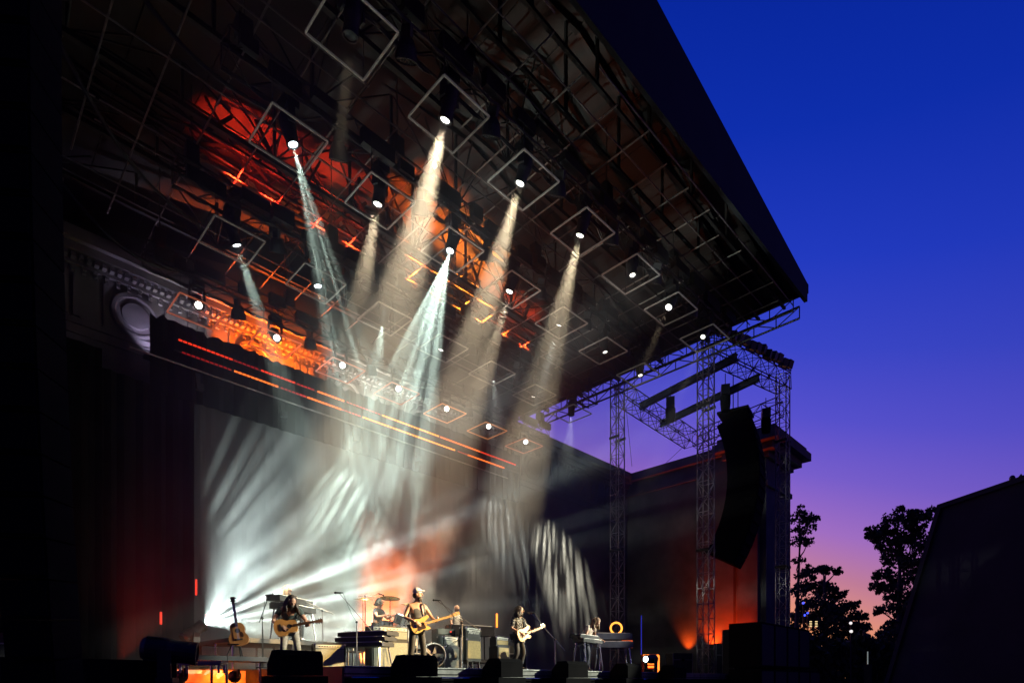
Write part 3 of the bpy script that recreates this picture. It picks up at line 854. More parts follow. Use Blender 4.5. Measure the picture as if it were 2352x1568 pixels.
def person(label, loc, rz, pose=None, top=None, sleeve=.0, trousers=None, shoes=None, hair=None, hair_len=0.0, beard=None, face=0.0, tilt=0.0, handL=None, handR=None, scale=1.0, skin=None, skirt=0.0, group='musicians on the stage', hat=None, hair_w=.125):
    J = {k: Vector(v) for k, v in STAND.items()}
    for k, v in (pose or {}).items(): J[k] = Vector(v)
    t = thing('person', label, 'person', loc, rz, group)
    t.scale = (scale,) * 3
    sk = skin or M_skin
    order = ['pelvis', 'spine', 'chest', 'neck', 'shL', 'elL', 'wrL', 'shR', 'elR', 'wrR', 'hipL', 'knL', 'anL', 'toL', 'hipR', 'knR', 'anR', 'toR']
    rad = dict(pelvis=(.145, .11), spine=(.13, .10), chest=(.155, .11), neck=.058, shL=.062, elL=.043, wrL=.03, shR=.062, elR=.043, wrR=.03, hipL=.085, knL=.058, anL=.042, toL=.035, hipR=.085, knR=.058, anR=.042, toR=.035)
    E = [('pelvis', 'spine'), ('spine', 'chest'), ('chest', 'neck'), ('chest', 'shL'), ('shL', 'elL'), ('elL', 'wrL'), ('chest', 'shR'), ('shR', 'elR'), ('elR', 'wrR'), ('pelvis', 'hipL'), ('hipL', 'knL'), ('knL', 'anL'), ('anL', 'toL'), ('pelvis', 'hipR'), ('hipR', 'knR'), ('knR', 'anR'), ('anR', 'toR')]
    vs = [J[k] for k in order] + [J['head']]
    ed = [(order.index(a), order.index(b)) for a, b in E] + [(order.index('neck'), len(order))]
    V, F = skinned(vs, ed, [rad[k] for k in order] + [.06])
    mb = MB(); mb._add(V, F)
    hm = Euler((tilt, 0, face)).to_matrix()
    hc = J['head']
    def H(x, y, z): return hc + hm @ Vector((x, y, z))
    mb.ell(H(0, 0, .02), (.078, .098, .112), hm, 16, 12)
    mb.ell(H(0, -.03, -.055), (.055, .062, .05), hm, 12, 8)                  # jaw
    mb.tube([H(0, -.092, .03), H(0, -.118, -.012)], [.010, .019], 6)          # nose
    mb.ell(H(0, -.09, .035), (.05, .018, .012), hm, 8, 5)                     # brow
    for s in (-1, 1):
        mb.ell(H(s * .082, .005, .005), (.012, .025, .034), hm, 8, 6)         # ear
        mb.ell(H(s * .032, -.088, .018), (.013, .010, .008), hm, 8, 5, 1)     # eye
    mb.ell(H(0, -.092, -.052), (.026, .010, .007), hm, 8, 5, 1)               # mouth
    for s, wr, el, hd in ((1, 'wrL', 'elL', handL), (-1, 'wrR', 'elR', handR)):
        d = J[wr] - J[el]
        hd = hd or {}
        hand(mb, J[wr], hd.get('d', d), hd.get('n', (-s, 0, 0)), hd.get('curl', .7), s)
    mb.build('body', [sk, M_dark], t, True)
    def garment(name, keys, radd, m, extra=None):
        vs = []; ed = []; rr = []; idx = {}
        for k, p, r in keys:
            idx[k] = len(vs); vs.append(Vector(p)); rr.append(r)
        for a, b in radd: ed.append((idx[a], idx[b]))
        V, F = skinned(vs, ed, rr)
        g_ = MB(); g_._add(V, F)
        return g_.build(name, m, t, True)
    if top is not None:
        keys = [('pelvis', J['pelvis'] + Vector((0, 0, -.02)), (.165, .13)), ('spine', J['spine'], (.152, .122)), ('chest', J['chest'], (.168, .124)), ('neck', J['chest'].lerp(J['neck'], .55), .085)]
        ed = [('pelvis', 'spine'), ('spine', 'chest'), ('chest', 'neck')]
        if skirt: keys.append(('hem', J['pelvis'] + Vector((0, 0, -skirt)), (.17, .14))); ed.append(('pelvis', 'hem'))
        for s in 'LR':
            keys.append(('sh' + s, J['sh' + s] if sleeve else J['sh' + s].lerp(J['chest'], .35) + Vector((0, 0, .01)), .078 if sleeve else .062)); ed.append(('chest', 'sh' + s))
            if sleeve:
                e = J['sh' + s].lerp(J['el' + s], min(1, sleeve)); keys.append(('el' + s, e, .064 if sleeve < 1.1 else .056)); ed.append(('sh' + s, 'el' + s))
                if sleeve > 1.1: keys.append(('wr' + s, J['el' + s].lerp(J['wr' + s], sleeve - 1), .046)); ed.append(('el' + s, 'wr' + s))
        garment('shirt', keys, ed, top)
    if trousers is not None:
        keys = [('pelvis', J['pelvis'], (.155, .122))]; ed = []
        for s in 'LR':
            keys += [('hip' + s, J['hip' + s], .1), ('kn' + s, J['kn' + s], .078), ('an' + s, J['an' + s] + Vector((0, 0, .01)), .068)]
            ed += [('pelvis', 'hip' + s), ('hip' + s, 'kn' + s), ('kn' + s, 'an' + s)]
        garment('trousers', keys, ed, trousers)
    for s in 'LR':
        b = MB(); b.tube([J['an' + s] + Vector((0, .05, -.045)), J['an' + s].lerp(J['to' + s], .5) + Vector((0, 0, -.02)), J['to' + s] + Vector((0, -.06, -.0))], [.042, .048, .036], 10)
        b.build('shoe', shoes or M_black, t, True)
    if hair is not None:
        b = MB()
        if hat is None: b.ell(H(0, .022, .045), (.092, .098, .105), hm, 16, 12)
        else:
            b.ell(H(0, .045, .0), (.088, .07, .075), hm, 14, 10)
        rr = random.Random(len(label) + int(hair_len * 100))
        if hair_len:
            for i in range(34 if hat is None else 0):
                a = R(-28) + (math.pi + R(56)) * i / 33 + rr.uniform(-.06, .06)
                x0, y0 = .085 * math.cos(a), .02 + .09 * math.sin(a)
                L = hair_len * rr.uniform(.75, 1.05)
                p = H(x0, y0, .08); q = H(x0 * 1.15, y0 * 1.2 + .01, -.02)
                w = hair_w / .125
                pts = [p, q]
                for j in range(1, 4):
                    f_ = j / 3
                    pts.append(q + Vector((x0 * .5 * f_ * w + rr.uniform(-.022, .022), (y0 * .35) * f_ + rr.uniform(-.022, .022), -L * f_)))
                b.tube(pts, [.02, .03, .03, .024, .008], 6)
        b.build('hair', hair, t, True)
    if beard is not None:
        b = MB(); b.ell(H(0, -.045, -.075), (.058, .058, .058), hm, 12, 8)
        for i in range(9):
            x = -.05 + .0125 * i
            b.tube([H(x, -.075 + abs(x) * .5, -.07), H(x * .8, -.085 + abs(x) * .4, -.125 - .03 * math.cos(x * 25))], [.016, .006], 5)
        b.build('beard', beard, t, True)
    if hat is not None:
        b = MB()
        b.ell(H(0, .008, .085), (.096, .108, .082), hm, 16, 10)
        b.build('cap', hat, t, True)
        b = MB(); out = [(.085 * math.cos(a), .095 * math.sin(a)) for a in [R(180 + 18 * k) for k in range(11)]]
        out = [(x, y * 1.0 - .075) for x, y in out]
        M4 = Matrix.Translation(H(0, 0, .065)) @ (hm @ Euler((R(-10), 0, 0)).to_matrix()).to_4x4()
        b.prism(out[:], .012, M4); b.build('cap_peak', hat, t)
    return t, J

M_denim = mat('blue_denim', (.10, .12, .15), .9, var=.3, scale=20)
M_blackdenim = mat('black_trousers', (.02, .02, .022), .7, var=.4, scale=14)
M_vest = mat('charcoal_vest', (.07, .068, .07), .9, var=.2)
M_tee = mat('faded_green_tee', (.06, .085, .08), .9, var=.25)
M_checker = mat('pale_checked_shirt', (.42, .41, .36), .9, var=.4, scale=22)
M_blacktee = mat('black_tee', (.018, .018, .02), .9, var=.3)
M_cream = mat('cream_shirt', (.62, .52, .42), .9, var=.12)
M_brownhair = mat('brown_hair', (.035, .022, .014), .5, var=.5, scale=30)
M_fairhair = mat('fair_hair', (.24, .15, .075), .5, var=.4, scale=30)
M_blackhair = mat('black_hair', (.012, .01, .009), .5, var=.5, scale=30)
M_cap = mat('patterned_cap', (.74, .74, .68), .9, var=.4, scale=34)
M_gold_skin = M_skin
# black shirt with white dots
M_dots = mat('dotted_shirt', (.02, .02, .022), .8)
t_ = M_dots.node_tree
vo = t_.nodes.new('ShaderNodeTexVoronoi'); vo.inputs['Scale'].default_value = 34
cc = t_.nodes.new('ShaderNodeTexCoord'); t_.links.new(cc.outputs['Object'], vo.inputs['Vector'])
rr_ = t_.nodes.new('ShaderNodeValToRGB'); rr_.color_ramp.elements[0].color = (.75, .75, .7, 1); rr_.color_ramp.elements[0].position = .30
rr_.color_ramp.elements[1].color = (.014, .014, .016, 1); rr_.color_ramp.elements[1].position = .38
t_.links.new(vo.outputs['Distance'], rr_.inputs[0]); t_.links.new(rr_.outputs[0], t_.nodes['Principled BSDF'].inputs['Base Color'])

# ------------------------------------------------------------------ guitars
def chaikin(pts, n=2):
    for _ in range(n):
        o = []
        for i in range(len(pts)):
            a, b = pts[i], pts[(i + 1) % len(pts)]
            o += [(a[0] * .75 + b[0] * .25, a[1] * .75 + b[1] * .25), (a[0] * .25 + b[0] * .75, a[1] * .25 + b[1] * .75)]
        pts = o
    return pts
ACOUSTIC = [(-.26, -.07), (-.2, -.19), (-.06, -.2), (.03, -.13), (.12, -.15), (.23, -.12), (.25, 0), (.23, .12), (.12, .15), (.03, .13), (-.06, .2), (-.2, .19), (-.26, .07)]
SOLID = [(-.22, -.1), (-.15, -.18), (-.02, -.16), (.05, -.12), (.13, -.16), (.22, -.15), (.21, -.09), (.14, -.045), (.13, .045), (.2, .08), (.29, .13), (.26, .19), (.13, .17), (.05, .14), (-.04, .165), (-.17, .17), (-.23, .08)]
def guitar(name, label, cat, origin, neck_dir, front, kind, mbody, scale_n=1.0):
    """origin = centre of the body; neck_dir = along the neck; front = where the strings face"""
    a = Vector(neck_dir).normalized(); n = Vector(front); n = (n - a * n.dot(a)).normalized(); b = n.cross(a)
    t = thing(name, label, cat, origin)
    t.rotation_euler = Matrix((a, b, n)).transposed().to_euler()
    ac = kind == 'acoustic'
    th = .10 if ac else .042
    m = MB(); m.prism(chaikin(ACOUSTIC if ac else SOLID), th); m.build('body', mbody, t)
    L = {'acoustic': .45, 'bass': .72, 'electric': .52}[kind]
    x0 = .16 if ac else .1
    mw = mat('maple_neck', (.45, .25, .09), .4, var=.15) if not ac else mat('dark_neck', (.10, .045, .02), .4, var=.2)
    z = th / 2 + .012
    m = MB(); m.box((x0 + L / 2, 0, z), (L, .052, .026)); m.build('neck', mw, t)
    hx = x0 + L
    hl = .19 if kind != 'bass' else .23
    if ac: hd = [(0, -.028), (hl, -.042), (hl, .042), (0, .028)]
    else: hd = chaikin([(0, -.024), (.04, -.03), (hl - .02, -.025), (hl + .01, .02), (hl - .02, .07), (.05, .055), (0, .026)], 1)
    m = MB(); m.prism(hd, .02, Matrix.Translation((hx, 0, z - .008))); m.build('headstock', mw, t)
    for i in range(6 if kind != 'bass' else 4):
        q = MB()
        if ac: yy = (.05 if i % 2 else -.05); xx = hx + .05 + .05 * (i // 2)
        else: yy = .075; xx = hx + .04 + (hl - .07) * i / (5 if kind != 'bass' else 3)
        q.box((xx, yy, z - .01), (.018, .03, .014)); q.build('tuning_peg', M_chrome, t)
    if ac:
        m = MB(); m.lathe([(.052, th / 2 + .002), (0, th / 2 + .003)], 18, Matrix.Translation((.07, 0, 0))); m.build('sound_hole', M_dark, t)
        m = MB(); m.box((-.12, 0, th / 2 + .006), (.035, .16, .012)); m.build('bridge', M_dark, t)
        m = MB(); m.prism(chaikin([(.06, -.06), (.0, -.11), (-.09, -.10), (-.06, -.05), (0, -.045)], 1), .004, Matrix.Translation((0, 0, th / 2 + .003))); m.build('pickguard', mat('dark_pickguard', (.05, .02, .012), .3), t)
    else:
        m = MB(); m.prism(chaikin([(.12, -.04), (.12, -.12), (0, -.11), (-.08, -.14), (-.1, -.05), (-.02, .03), (.1, .06)], 1), .004, Matrix.Translation((0, 0, th / 2 + .003)))
        m.build('pickguard', mat('bass_guard', (.03, .014, .01), .3) if kind == 'bass' else mat('cream_guard', (.6, .5, .36), .3), t)
        m = MB(); m.box((-.13, 0, th / 2 + .01), (.04, .08, .016)); m.build('bridge', M_chrome, t)
        for xx in ((0, -.03), (.02, .025)) if kind == 'bass' else ((0.05, 0), (-.03, 0)):
            m = MB(); m.box((xx[0], xx[1], th / 2 + .012), (.03 if kind != 'bass' else .028, .07 if kind != 'bass' else .05, .014)); m.build('pickup', M_black, t)
        for q in ((-.1, -.1), (-.14, -.12)):
            m = MB(); m.lathe([(.012, 0), (.012, .015), (0, .015)], 8, Matrix.Translation((q[0], q[1], th / 2))); m.build('knob', M_chrome, t)
    s_ = MB(); ns = 4 if kind == 'bass' else 6
    for i in range(ns):
        yy = (i - (ns - 1) / 2) * .008
        s_.tube([(-.13, yy, z + .018), (hx + .03, yy, z + .018)], .0012, 3, cap=False)
    s_.build('strings', M_chrome, t, kind='stuff')
    return t
def strap(parent_t, pts, m):
    b = MB()
    for i in range(len(pts) - 1): b.bar(pts[i], pts[i + 1], .045, .012)
    b.build('strap', m, parent_t)

def place(loc, rz, p):
    return Vector(loc) + Matrix.Rotation(rz, 3, 'Z') @ Vector(p)
def pdir(rz, p): return Matrix.Rotation(rz, 3, 'Z') @ Vector(p)

# bass player
BL, BR = (8.3, 11.5, DECK), R(-8)
bass_pose = dict(shL=(.18, -.02, 1.42), elL=(.36, -.02, 1.19), wrL=(.38, -.21, 1.06), shR=(-.18, .02, 1.42), elR=(-.30, .02, 1.15), wrR=(-.15, -.21, 1.04), head=(.0, -.03, 1.66), knL=(.13, -.05, .5), knR=(-.13, .0, .5), anL=(.17, -.02, .09), toL=(.2, -.2, .04), anR=(-.15, .06, .09), toR=(-.18, -.1, .04))
pt, J = person('bass player in a grey vest and patterned cap holding a sunburst bass', BL, BR, bass_pose, M_vest, 0, M_blackdenim, M_black, M_brownhair, .06, M_brownhair, R(48), R(-2), dict(d=(.25, -.25, .75), n=(-.6, .8, .2), curl=1.3), dict(d=(.55, -.35, -.35), n=(.0, .8, -.4), curl=.9), 1.06, hat=M_cap)
strap(pt, [(.15, -.10, 1.14), (.13, -.14, 1.28), (.10, -.12, 1.44), (0.05, .0, 1.51), (-.06, .13, 1.42), (-.16, .12, 1.2), (-.22, -.02, 1.05)], M_black)
M_sun = mat('butterscotch', (.50, .33, .10), .25, var=.12)
guitar('bass_guitar', 'yellow bass guitar with a dark guard held by the player in the cap', 'guitar', place(BL, BR, (-.03, -.20, 1.03)), pdir(BR, (.92, -.16, .30)), pdir(BR, (-.1, -1, .15)), 'bass', M_sun)

# singer
SL, SR = (11.42, 11.2, DECK), R(8)
sing_pose = dict(head=(.0, -.07, 1.62), neck=(0, -.03, 1.49), shL=(.18, -.03, 1.40), elL=(.35, -.06, 1.17), wrL=(.38, -.26, 1.05), shR=(-.18, 0, 1.40), elR=(-.29, .0, 1.14), wrR=(-.14, -.23, 1.01), knR=(-.12, -.08, .5), anR=(-.14, .12, .09), toR=(-.15, -.05, .04), knL=(.13, -.1, .5))
pt, J = person('singer with long dark curly hair and a black shirt with white dots', SL, SR, sing_pose, M_dots, .95, M_blackdenim, M_black, M_brownhair, .20, M_brownhair, R(40), R(4), dict(d=(.3, -.2, .7), n=(-.6, .8, .2), curl=1.3), dict(d=(.5, -.4, -.4), n=(0, .8, -.4), curl=.9), 1.0, skirt=.12, hair_w=.2)
strap(pt, [(.15, -.12, 1.12), (.10, -.14, 1.40), (0.03, .02, 1.50), (-.08, .14, 1.38), (-.22, -.04, 1.0)], M_black)
guitar('electric_guitar', 'cream yellow electric guitar held by the singer in the dotted shirt', 'guitar', place(SL, SR, (-.02, -.22, .98)), pdir(SR, (.90, -.2, .32)), pdir(SR, (-.15, -1, .12)), 'electric', mat('cream_body', (.66, .34, .09), .25, var=.1))

# acoustic guitarist, bent over
GL, GR = (5.98, 13.25, DECK), R(-26)
aco_pose = dict(pelvis=(0, .06, .86), spine=(0, -.04, 1.06), chest=(.0, -.15, 1.21), neck=(.02, -.28, 1.31), head=(.05, -.38, 1.39), shL=(.19, -.19, 1.24), elL=(.33, -.20, 1.02), wrL=(.34, -.38, .88), shR=(-.18, -.13, 1.25), elR=(-.33, -.21, .98), wrR=(-.15, -.42, .88), hipL=(.1, .06, .82), hipR=(-.1, .06, .82), knL=(.16, -.14, .46), knR=(-.12, -.10, .46), anL=(.20, .0, .09), toL=(.26, -.18, .04))
pt, J = person('guitarist bent over an acoustic guitar with long hair falling over the face', GL, GR, aco_pose, M_tee, .55, M_denim, M_black, M_brownhair, .24, M_brownhair, R(20), R(38), dict(d=(.3, -.2, .6), n=(-.6, .8, .2), curl=1.3), dict(d=(.6, -.25, -.4), n=(0, .8, -.4), curl=.6), 1.08, hair_w=.16)
guitar('acoustic_guitar', 'honey brown acoustic guitar held by the bent over guitarist', 'guitar', place(GL, GR, (-.06, -.43, .92)), pdir(GR, (.95, -.05, .20)), pdir(GR, (-.1, -1, .18)), 'acoustic', mat('honey_wood', (.42, .19, .05), .3, var=.2, scale=8))

# keyboard player at the right, bent over
kb_pose = dict(spine=(0, -.08, 1.15), chest=(0, -.22, 1.30), neck=(0, -.33, 1.40), head=(0, -.42, 1.46), shL=(.18, -.25, 1.32), elL=(.30, -.22, 1.06), wrL=(.24, -.46, .96), shR=(-.18, -.25, 1.32), elR=(-.30, -.22, 1.06), wrR=(-.24, -.46, .96), knL=(.14, -.1, .5), knR=(-.14, -.04, .5))
KL, KR = (14.0, 10.95, DECK), R(10)
person('keyboard player with fair hair and a cream shirt bent over the right keyboards', KL, KR, kb_pose, M_cream, .5, M_denim, M_black, M_fairhair, .22, M_fairhair, R(-12), R(48), dict(n=(0, 0, -1), curl=.4), dict(n=(0, 0, -1), curl=.4), 1.0, hair_w=.15)

RIS = DECK + .75
# woman at the rear keyboards
seat = dict(pelvis=(0, .05, .62), spine=(0, .03, .84), chest=(0, 0, 1.03), neck=(0, -.02, 1.17), head=(0, -.05, 1.32), shL=(.17, 0, 1.09), elL=(.25, -.06, .84), wrL=(.2, -.32, .84), shR=(-.17, 0, 1.09), elR=(-.25, -.06, .84), wrR=(-.2, -.32, .84),
            hipL=(.1, .0, .6), knL=(.16, -.40, .58), anL=(.17, -.36, .12), toL=(.18, -.52, .05), hipR=(-.1, .0, .6), knR=(-.16, -.40, .58), anR=(-.17, -.36, .12), toR=(-.18, -.52, .05))
up_ = {k: (v[0], v[1], v[2] + .12) for k, v in seat.items() if k[:2] not in ('an', 'to')}
s2 = dict(seat); s2.update(up_)
person('long haired keyboard player sitting behind the rear left keyboards', (6.98, 15.7, RIS), R(28), s2, mat('pale_top', (.5, .42, .36), .9), .0, M_blackdenim, M_black, M_fairhair, .3, None, R(12), R(10), dict(n=(0, 0, -1), curl=.4), dict(n=(0, 0, -1), curl=.4), 1.0)
# drummer
dr = dict(seat); dr.update(elL=(.30, -.12, .86), wrL=(.16, -.36, .92), elR=(-.30, -.12, .86), wrR=(-.14, -.36, .92))
person('drummer in black seated behind the kit with dark short hair', (9.64, 15.3, RIS), R(26), dr, M_blacktee, .5, M_blackdenim, M_black, M_blackhair, .05, None, R(35), R(-6), dict(n=(0, 0, -1), curl=1.5), dict(n=(0, 0, -1), curl=1.5), 1.0)
# bald player at the organ
person('bald man in a pale checked shirt standing behind the organ', (12.25, 14.85, DECK + .42), R(5), dict(elL=(.26, -.05, 1.14), wrL=(.2, -.3, 1.08), elR=(-.26, -.05, 1.14), wrR=(-.2, -.3, 1.08), head=(0, -.05, 1.64)), M_checker, .6, M_denim, M_black, None, 0, None, R(-5), R(14), dict(n=(0, 0, -1), curl=.4), dict(n=(0, 0, -1), curl=.4), 1.0)
# ================================================================== BACKLINE
def riser(label, c, sx, sy, top, base=DECK):
    t = thing('riser', label, 'riser', (c[0], c[1], base), 0, 'risers')
    h = top - base
    nx, ny = max(1, round(sx / 1.2)), max(1, round(sy / 1.2))
    for i in range(nx):
        for j in range(ny):
            m = MB(); m.box((-sx / 2 + sx / nx * (i + .5), -sy / 2 + sy / ny * (j + .5), h - .05), (sx / nx - .01, sy / ny - .01, .1)); m.build('deck_panel', M_deck, t)
    for i in range(nx + 1):
        for j in range(ny + 1):
            m = MB(); m.tube([(-sx / 2 + .05 + (sx - .1) * i / nx, -sy / 2 + .05 + (sy - .1) * j / ny, 0), (-sx / 2 + .05 + (sx - .1) * i / nx, -sy / 2 + .05 + (sy - .1) * j / ny, h - .1)], .03, 8); m.build('leg', M_chrome, t)
    return t
riser('black riser with bright legs under the rear left keyboards', (6.6, 15.6), 3.0, 2.4, RIS)
riser('black riser carrying the drum kit', (9.6, 15.0), 2.4, 2.4, RIS)
riser('low black riser under the organ', (12.4, 14.8), 2.4, 1.8, DECK + .42)
riser('long low black riser at the far left with the spare guitar', (4.45, 13.3), 2.2, 1.0, DECK + .24, 1.05)

# monitors along the edge
def wedge_mesh():
    m = MB()
    prof = [(-.30, 0), (.30, 0), (.30, .20), (.10, .42), (-.22, .42), (-.30, .34)]
    n = len(prof)
    for s in (0,):
        vs = [(-.36, y, z) for y, z in prof] + [(.36, y, z) for y, z in prof]
        fs = [tuple(range(n)), tuple(range(2 * n - 1, n - 1, -1))] + [(i, i + n, (i + 1) % n + n, (i + 1) % n) for i in range(n)]
        m._add(vs, fs)
    return m.mesh('cabinet', M_cloth)
WED = wedge_mesh()
gm = MB(); gm.box((0, .21, .32), (.62, .25, .012), (R(-47), 0, 0)); WGR = gm.mesh('grille', M_grille)
hm_ = MB(); hm_.box((.365, 0, .22), (.012, .16, .05)); WHN = hm_.mesh('handle', M_dark)
near = ['in front of the acoustic guitarist', 'in front of the bass player', 'in front of the tan amplifiers', 'in front of the singer', 'in front of the right keyboards', 'at the right end of the stage edge']
for i, x in enumerate((4.48, 6.95, 9.42, 11.85, 14.4, 17.0)):
    t = thing('monitor_wedge', 'black monitor wedge on the stage edge %s' % near[i], 'speaker', (x, 9.72, DECK - .19 if i < 6 else DECK), R(random.uniform(-6, 6)), 'monitor wedges')
    link('cabinet', WED, t); link('grille', WGR, t); link('handle', WHN, t)
    sh = MB(); sh.box((0, 0, -.66), (.9, .62, 1.3)); sh.build('stand_box', M_cloth, t)

# amplifiers
M_tolex = mat('black_tolex', (.018, .018, .018), .7, var=.4, scale=30)
M_silver = mat('silver_grille', (.27, .27, .22), .85, var=.25, scale=50, bump=.2)
M_tan = mat('tan_grille', (.36, .27, .12), .85, var=.2, scale=40, bump=.2)
M_panel = mat('pale_panel', (.55, .53, .46), .4, var=.08)
M_diag = mat('dark_grille', (.10, .10, .085), .85, var=.5, scale=60)
def amp(label, loc, rz, w, h, d, grille, head=None, panel_top=True, logo=False, band=None):
    t = thing('amplifier', label, 'amplifier', loc, rz, 'amplifiers and cabinets')
    m = MB(); m.box((0, 0, h / 2), (w, d, h)); m.build('cabinet', M_tolex, t)
    g0 = .04; top = h - (.12 if panel_top else .05)
    m = MB(); m.box((0, -d / 2 - .006, (g0 + top) / 2), (w - .08, .02, top - g0)); m.build('grille', grille, t)
    if panel_top:
        m = MB(); m.box((0, -d / 2 - .006, h - .065), (w - .08, .02, .075)); m.build('control_panel', M_panel if band is None else band, t)
        for i in range(9):
            k = MB(); k.lathe([(.013, 0), (.013, .02), (0, .02)], 8, Matrix.Translation((-w / 2 + .12 + i * (w - .24) / 8, -d / 2 - .016, h - .065)) @ Matrix.Rotation(R(90), 4, 'X')); k.build('knob', M_black, t)
    m = MB(); m.bar((-.12, 0, h + .025), (.12, 0, h + .025), .035, .02); m.build('handle', M_dark, t)
    for sx in (-1, 1):
        for sy in (-1, 1):
            c = MB(); c.box((sx * (w / 2 - .02), sy * (d / 2 - .02), h - .02), (.046, .046, .046)); c.build('corner_cap', M_chrome, t)
    if logo:
        fc = bpy.data.curves.new('logo_text', 'FONT'); fc.body = 'Marshall'; fc.size = .13; fc.extrude = .003; fc.shear = .35; fc.align_x = 'CENTER'
        o = bpy.data.objects.new('logo_text', fc); COL.objects.link(o)
        dg = bpy.context.evaluated_depsgraph_get()
        me = bpy.data.meshes.new_from_object(o.evaluated_get(dg)); bpy.data.objects.remove(o)
        me.materials.clear(); me.materials.append(M_panel)
        l = link('logo', me, t); l.rotation_euler = (R(90), 0, 0); l.location = (0, -d / 2 - .022, h - .19)
    return t
amp('silver fronted combo amplifier on the stage beside the acoustic guitarist', (6.5, 12.4, DECK), R(-16), .70, .56, .28, M_silver)
amp('large grey grilled bass cabinet standing behind the bass player', (8.15, 12.55, DECK), R(-8), .98, .72, .42, M_silver, panel_top=False)
amp('wide bass amplifier head with a pale knob panel on the large grey cabinet', (8.15, 12.55, DECK + .725), R(-8), .98, .34, .36, M_silver)
amp('dark cabinet with diagonal weave grille right of the bass player', (10.35, 12.9, DECK), R(4), .56, .68, .36, M_diag, panel_top=False)
amp('small silver amplifier head on the dark weave cabinet', (10.35, 12.9, DECK + .685), R(4), .56, .28, .26, M_silver)
st = thing('amp_stand', 'low black stand under the cream fronted amplifier', 'stand', (11.35, 13.1, DECK), R(4))
m = MB()
for sx in (-1, 1):
    for sy in (-1, 1): m.bar((sx * .24, sy * .14, 0), (sx * .24, sy * .14, .3), .035)
m.build('leg_set', M_steel, st); m = MB(); m.box((0, 0, .32), (.56, .36, .04)); m.build('top', M_steel, st)
amp('cream fronted cabinet with a black upper band and white script between two amplifiers', (11.35, 13.1, DECK + .345), R(4), .60, .60, .34, M_tan, panel_top=False, logo=False)
amp('black amplifier head with a pale lettered strip on the cream fronted cabinet', (11.35, 13.1, DECK + .95), R(4), .60, .34, .28, mat('black_front', (.016, .016, .016), .7), logo=True, band=M_panel)
amp('tall narrow tan grilled cabinet left of the singer', (12.35, 12.9, DECK), R(4), .52, .78, .36, M_tan, panel_top=False)
amp('small tan amplifier head on the tall narrow cabinet left of the singer', (12.35, 12.9, DECK + .785), R(4), .56, .28, .26, M_tan)

# keyboards
M_white = mat('white_keys', (.75, .73, .68), .3, var=.03)
def keyboard(name, label, loc, rz, w=1.1, d=.32, h=.09, leg_h=.8, m_case=None, legs=M_chrome, tiers=1, gap=.16, group='keyboards', lean=0):
    t = thing(name, label, 'keyboard', loc, rz, group)
    for k in range(tiers):
        z = leg_h + k * gap; y = k * .10
        c = MB(); c.box((0, y, z + h / 2), (w, d, h)); c.box((0, y + d * .28, z + h + .012), (w * .96, d * .4, .03)); c.build('case', m_case or M_black, t)
        n = 36; kw = (w - .14) / n
        wk = MB()
        for i in range(n): wk.box((-w / 2 + .07 + kw * (i + .5), y - d * .26, z + h + .008), (kw * .9, d * .42, .018))
        wk.build('white_keys', M_white, t, kind='stuff')
        bk = MB()
        for i in range(n):
            if i % 7 not in (2, 6): bk.box((-w / 2 + .07 + kw * (i + 1), y - d * .17, z + h + .022), (kw * .5, d * .24, .018))
        bk.build('black_keys', M_black, t, kind='stuff')
        for i in range(6):
            q = MB(); q.lathe([(.012, 0), (.012, .02), (0, .02)], 8, Matrix.Translation((-w * .4 + i * .1, y + d * .3, z + h + .027))); q.build('knob', M_chrome, t)
    for sx in (-1, 1):
        for sy in (-1, 1):
            l = MB(); l.tube([(sx * (w / 2 - .12), sy * d * .38, leg_h), (sx * (w / 2 - .06), sy * (d * .38 + .08), 0)], .022, 8); l.build('leg', legs, t)
    return t
keyboard('keyboard', 'tiered black keyboards on chrome legs at the left edge of the bass amplifier', (7.15, 12.0, DECK), R(-66), 1.35, .5, .09, .50, tiers=3, gap=.13)
keyboard('keyboard', 'black synthesizer on a stand before the long haired player', (6.85, 14.95, RIS), R(28), 1.35, .42, .14, .80, tiers=2, gap=.2)
keyboard('organ', 'black flight-cased organ before the bald man', (12.3, 14.2, DECK + .42), R(-14), 1.5, .55, .3, .75, tiers=1, legs=M_black)
keyboard('keyboard', 'dark keyboard on thin legs left of the bent keyboard player', (13.55, 10.45, DECK), R(8), 1.1, .36, .1, .82, tiers=2, gap=.12)
keyboard('keyboard', 'blue grey keyboard rack on bright legs right of the bent keyboard player', (15.15, 10.7, DECK), R(-38), 1.15, .45, .18, .76, m_case=mat('blue_grey_case', (.10, .12, .16), .4, var=.2), tiers=2, gap=.26)  # blue grey is the colour of the case material
for (x, y, z, lb) in ((6.98, 15.72, RIS, 'round stool under the long haired keyboard player'), (9.64, 15.36, RIS, 'round drum stool under the drummer')):
    t = thing('stool', lb, 'stool', (x, y, z), 0, 'stools')
    hh = .58 if 'drum' in lb else .7
    m = MB(); m.lathe([(0, hh - .09), (.17, hh - .09), (.18, hh - .05), (.17, hh - .01), (0, hh)], 16); m.build('seat', M_black, t)
    for k in range(3):
        a = k * 2.094; l = MB(); l.tube([(0, 0, .38), (.24 * math.cos(a), .24 * math.sin(a), 0)], .014, 6); l.build('leg', M_chrome, t)
    m = MB(); m.tube([(0, 0, .3), (0, 0, hh - .06)], .02, 8); m.build('post', M_chrome, t)

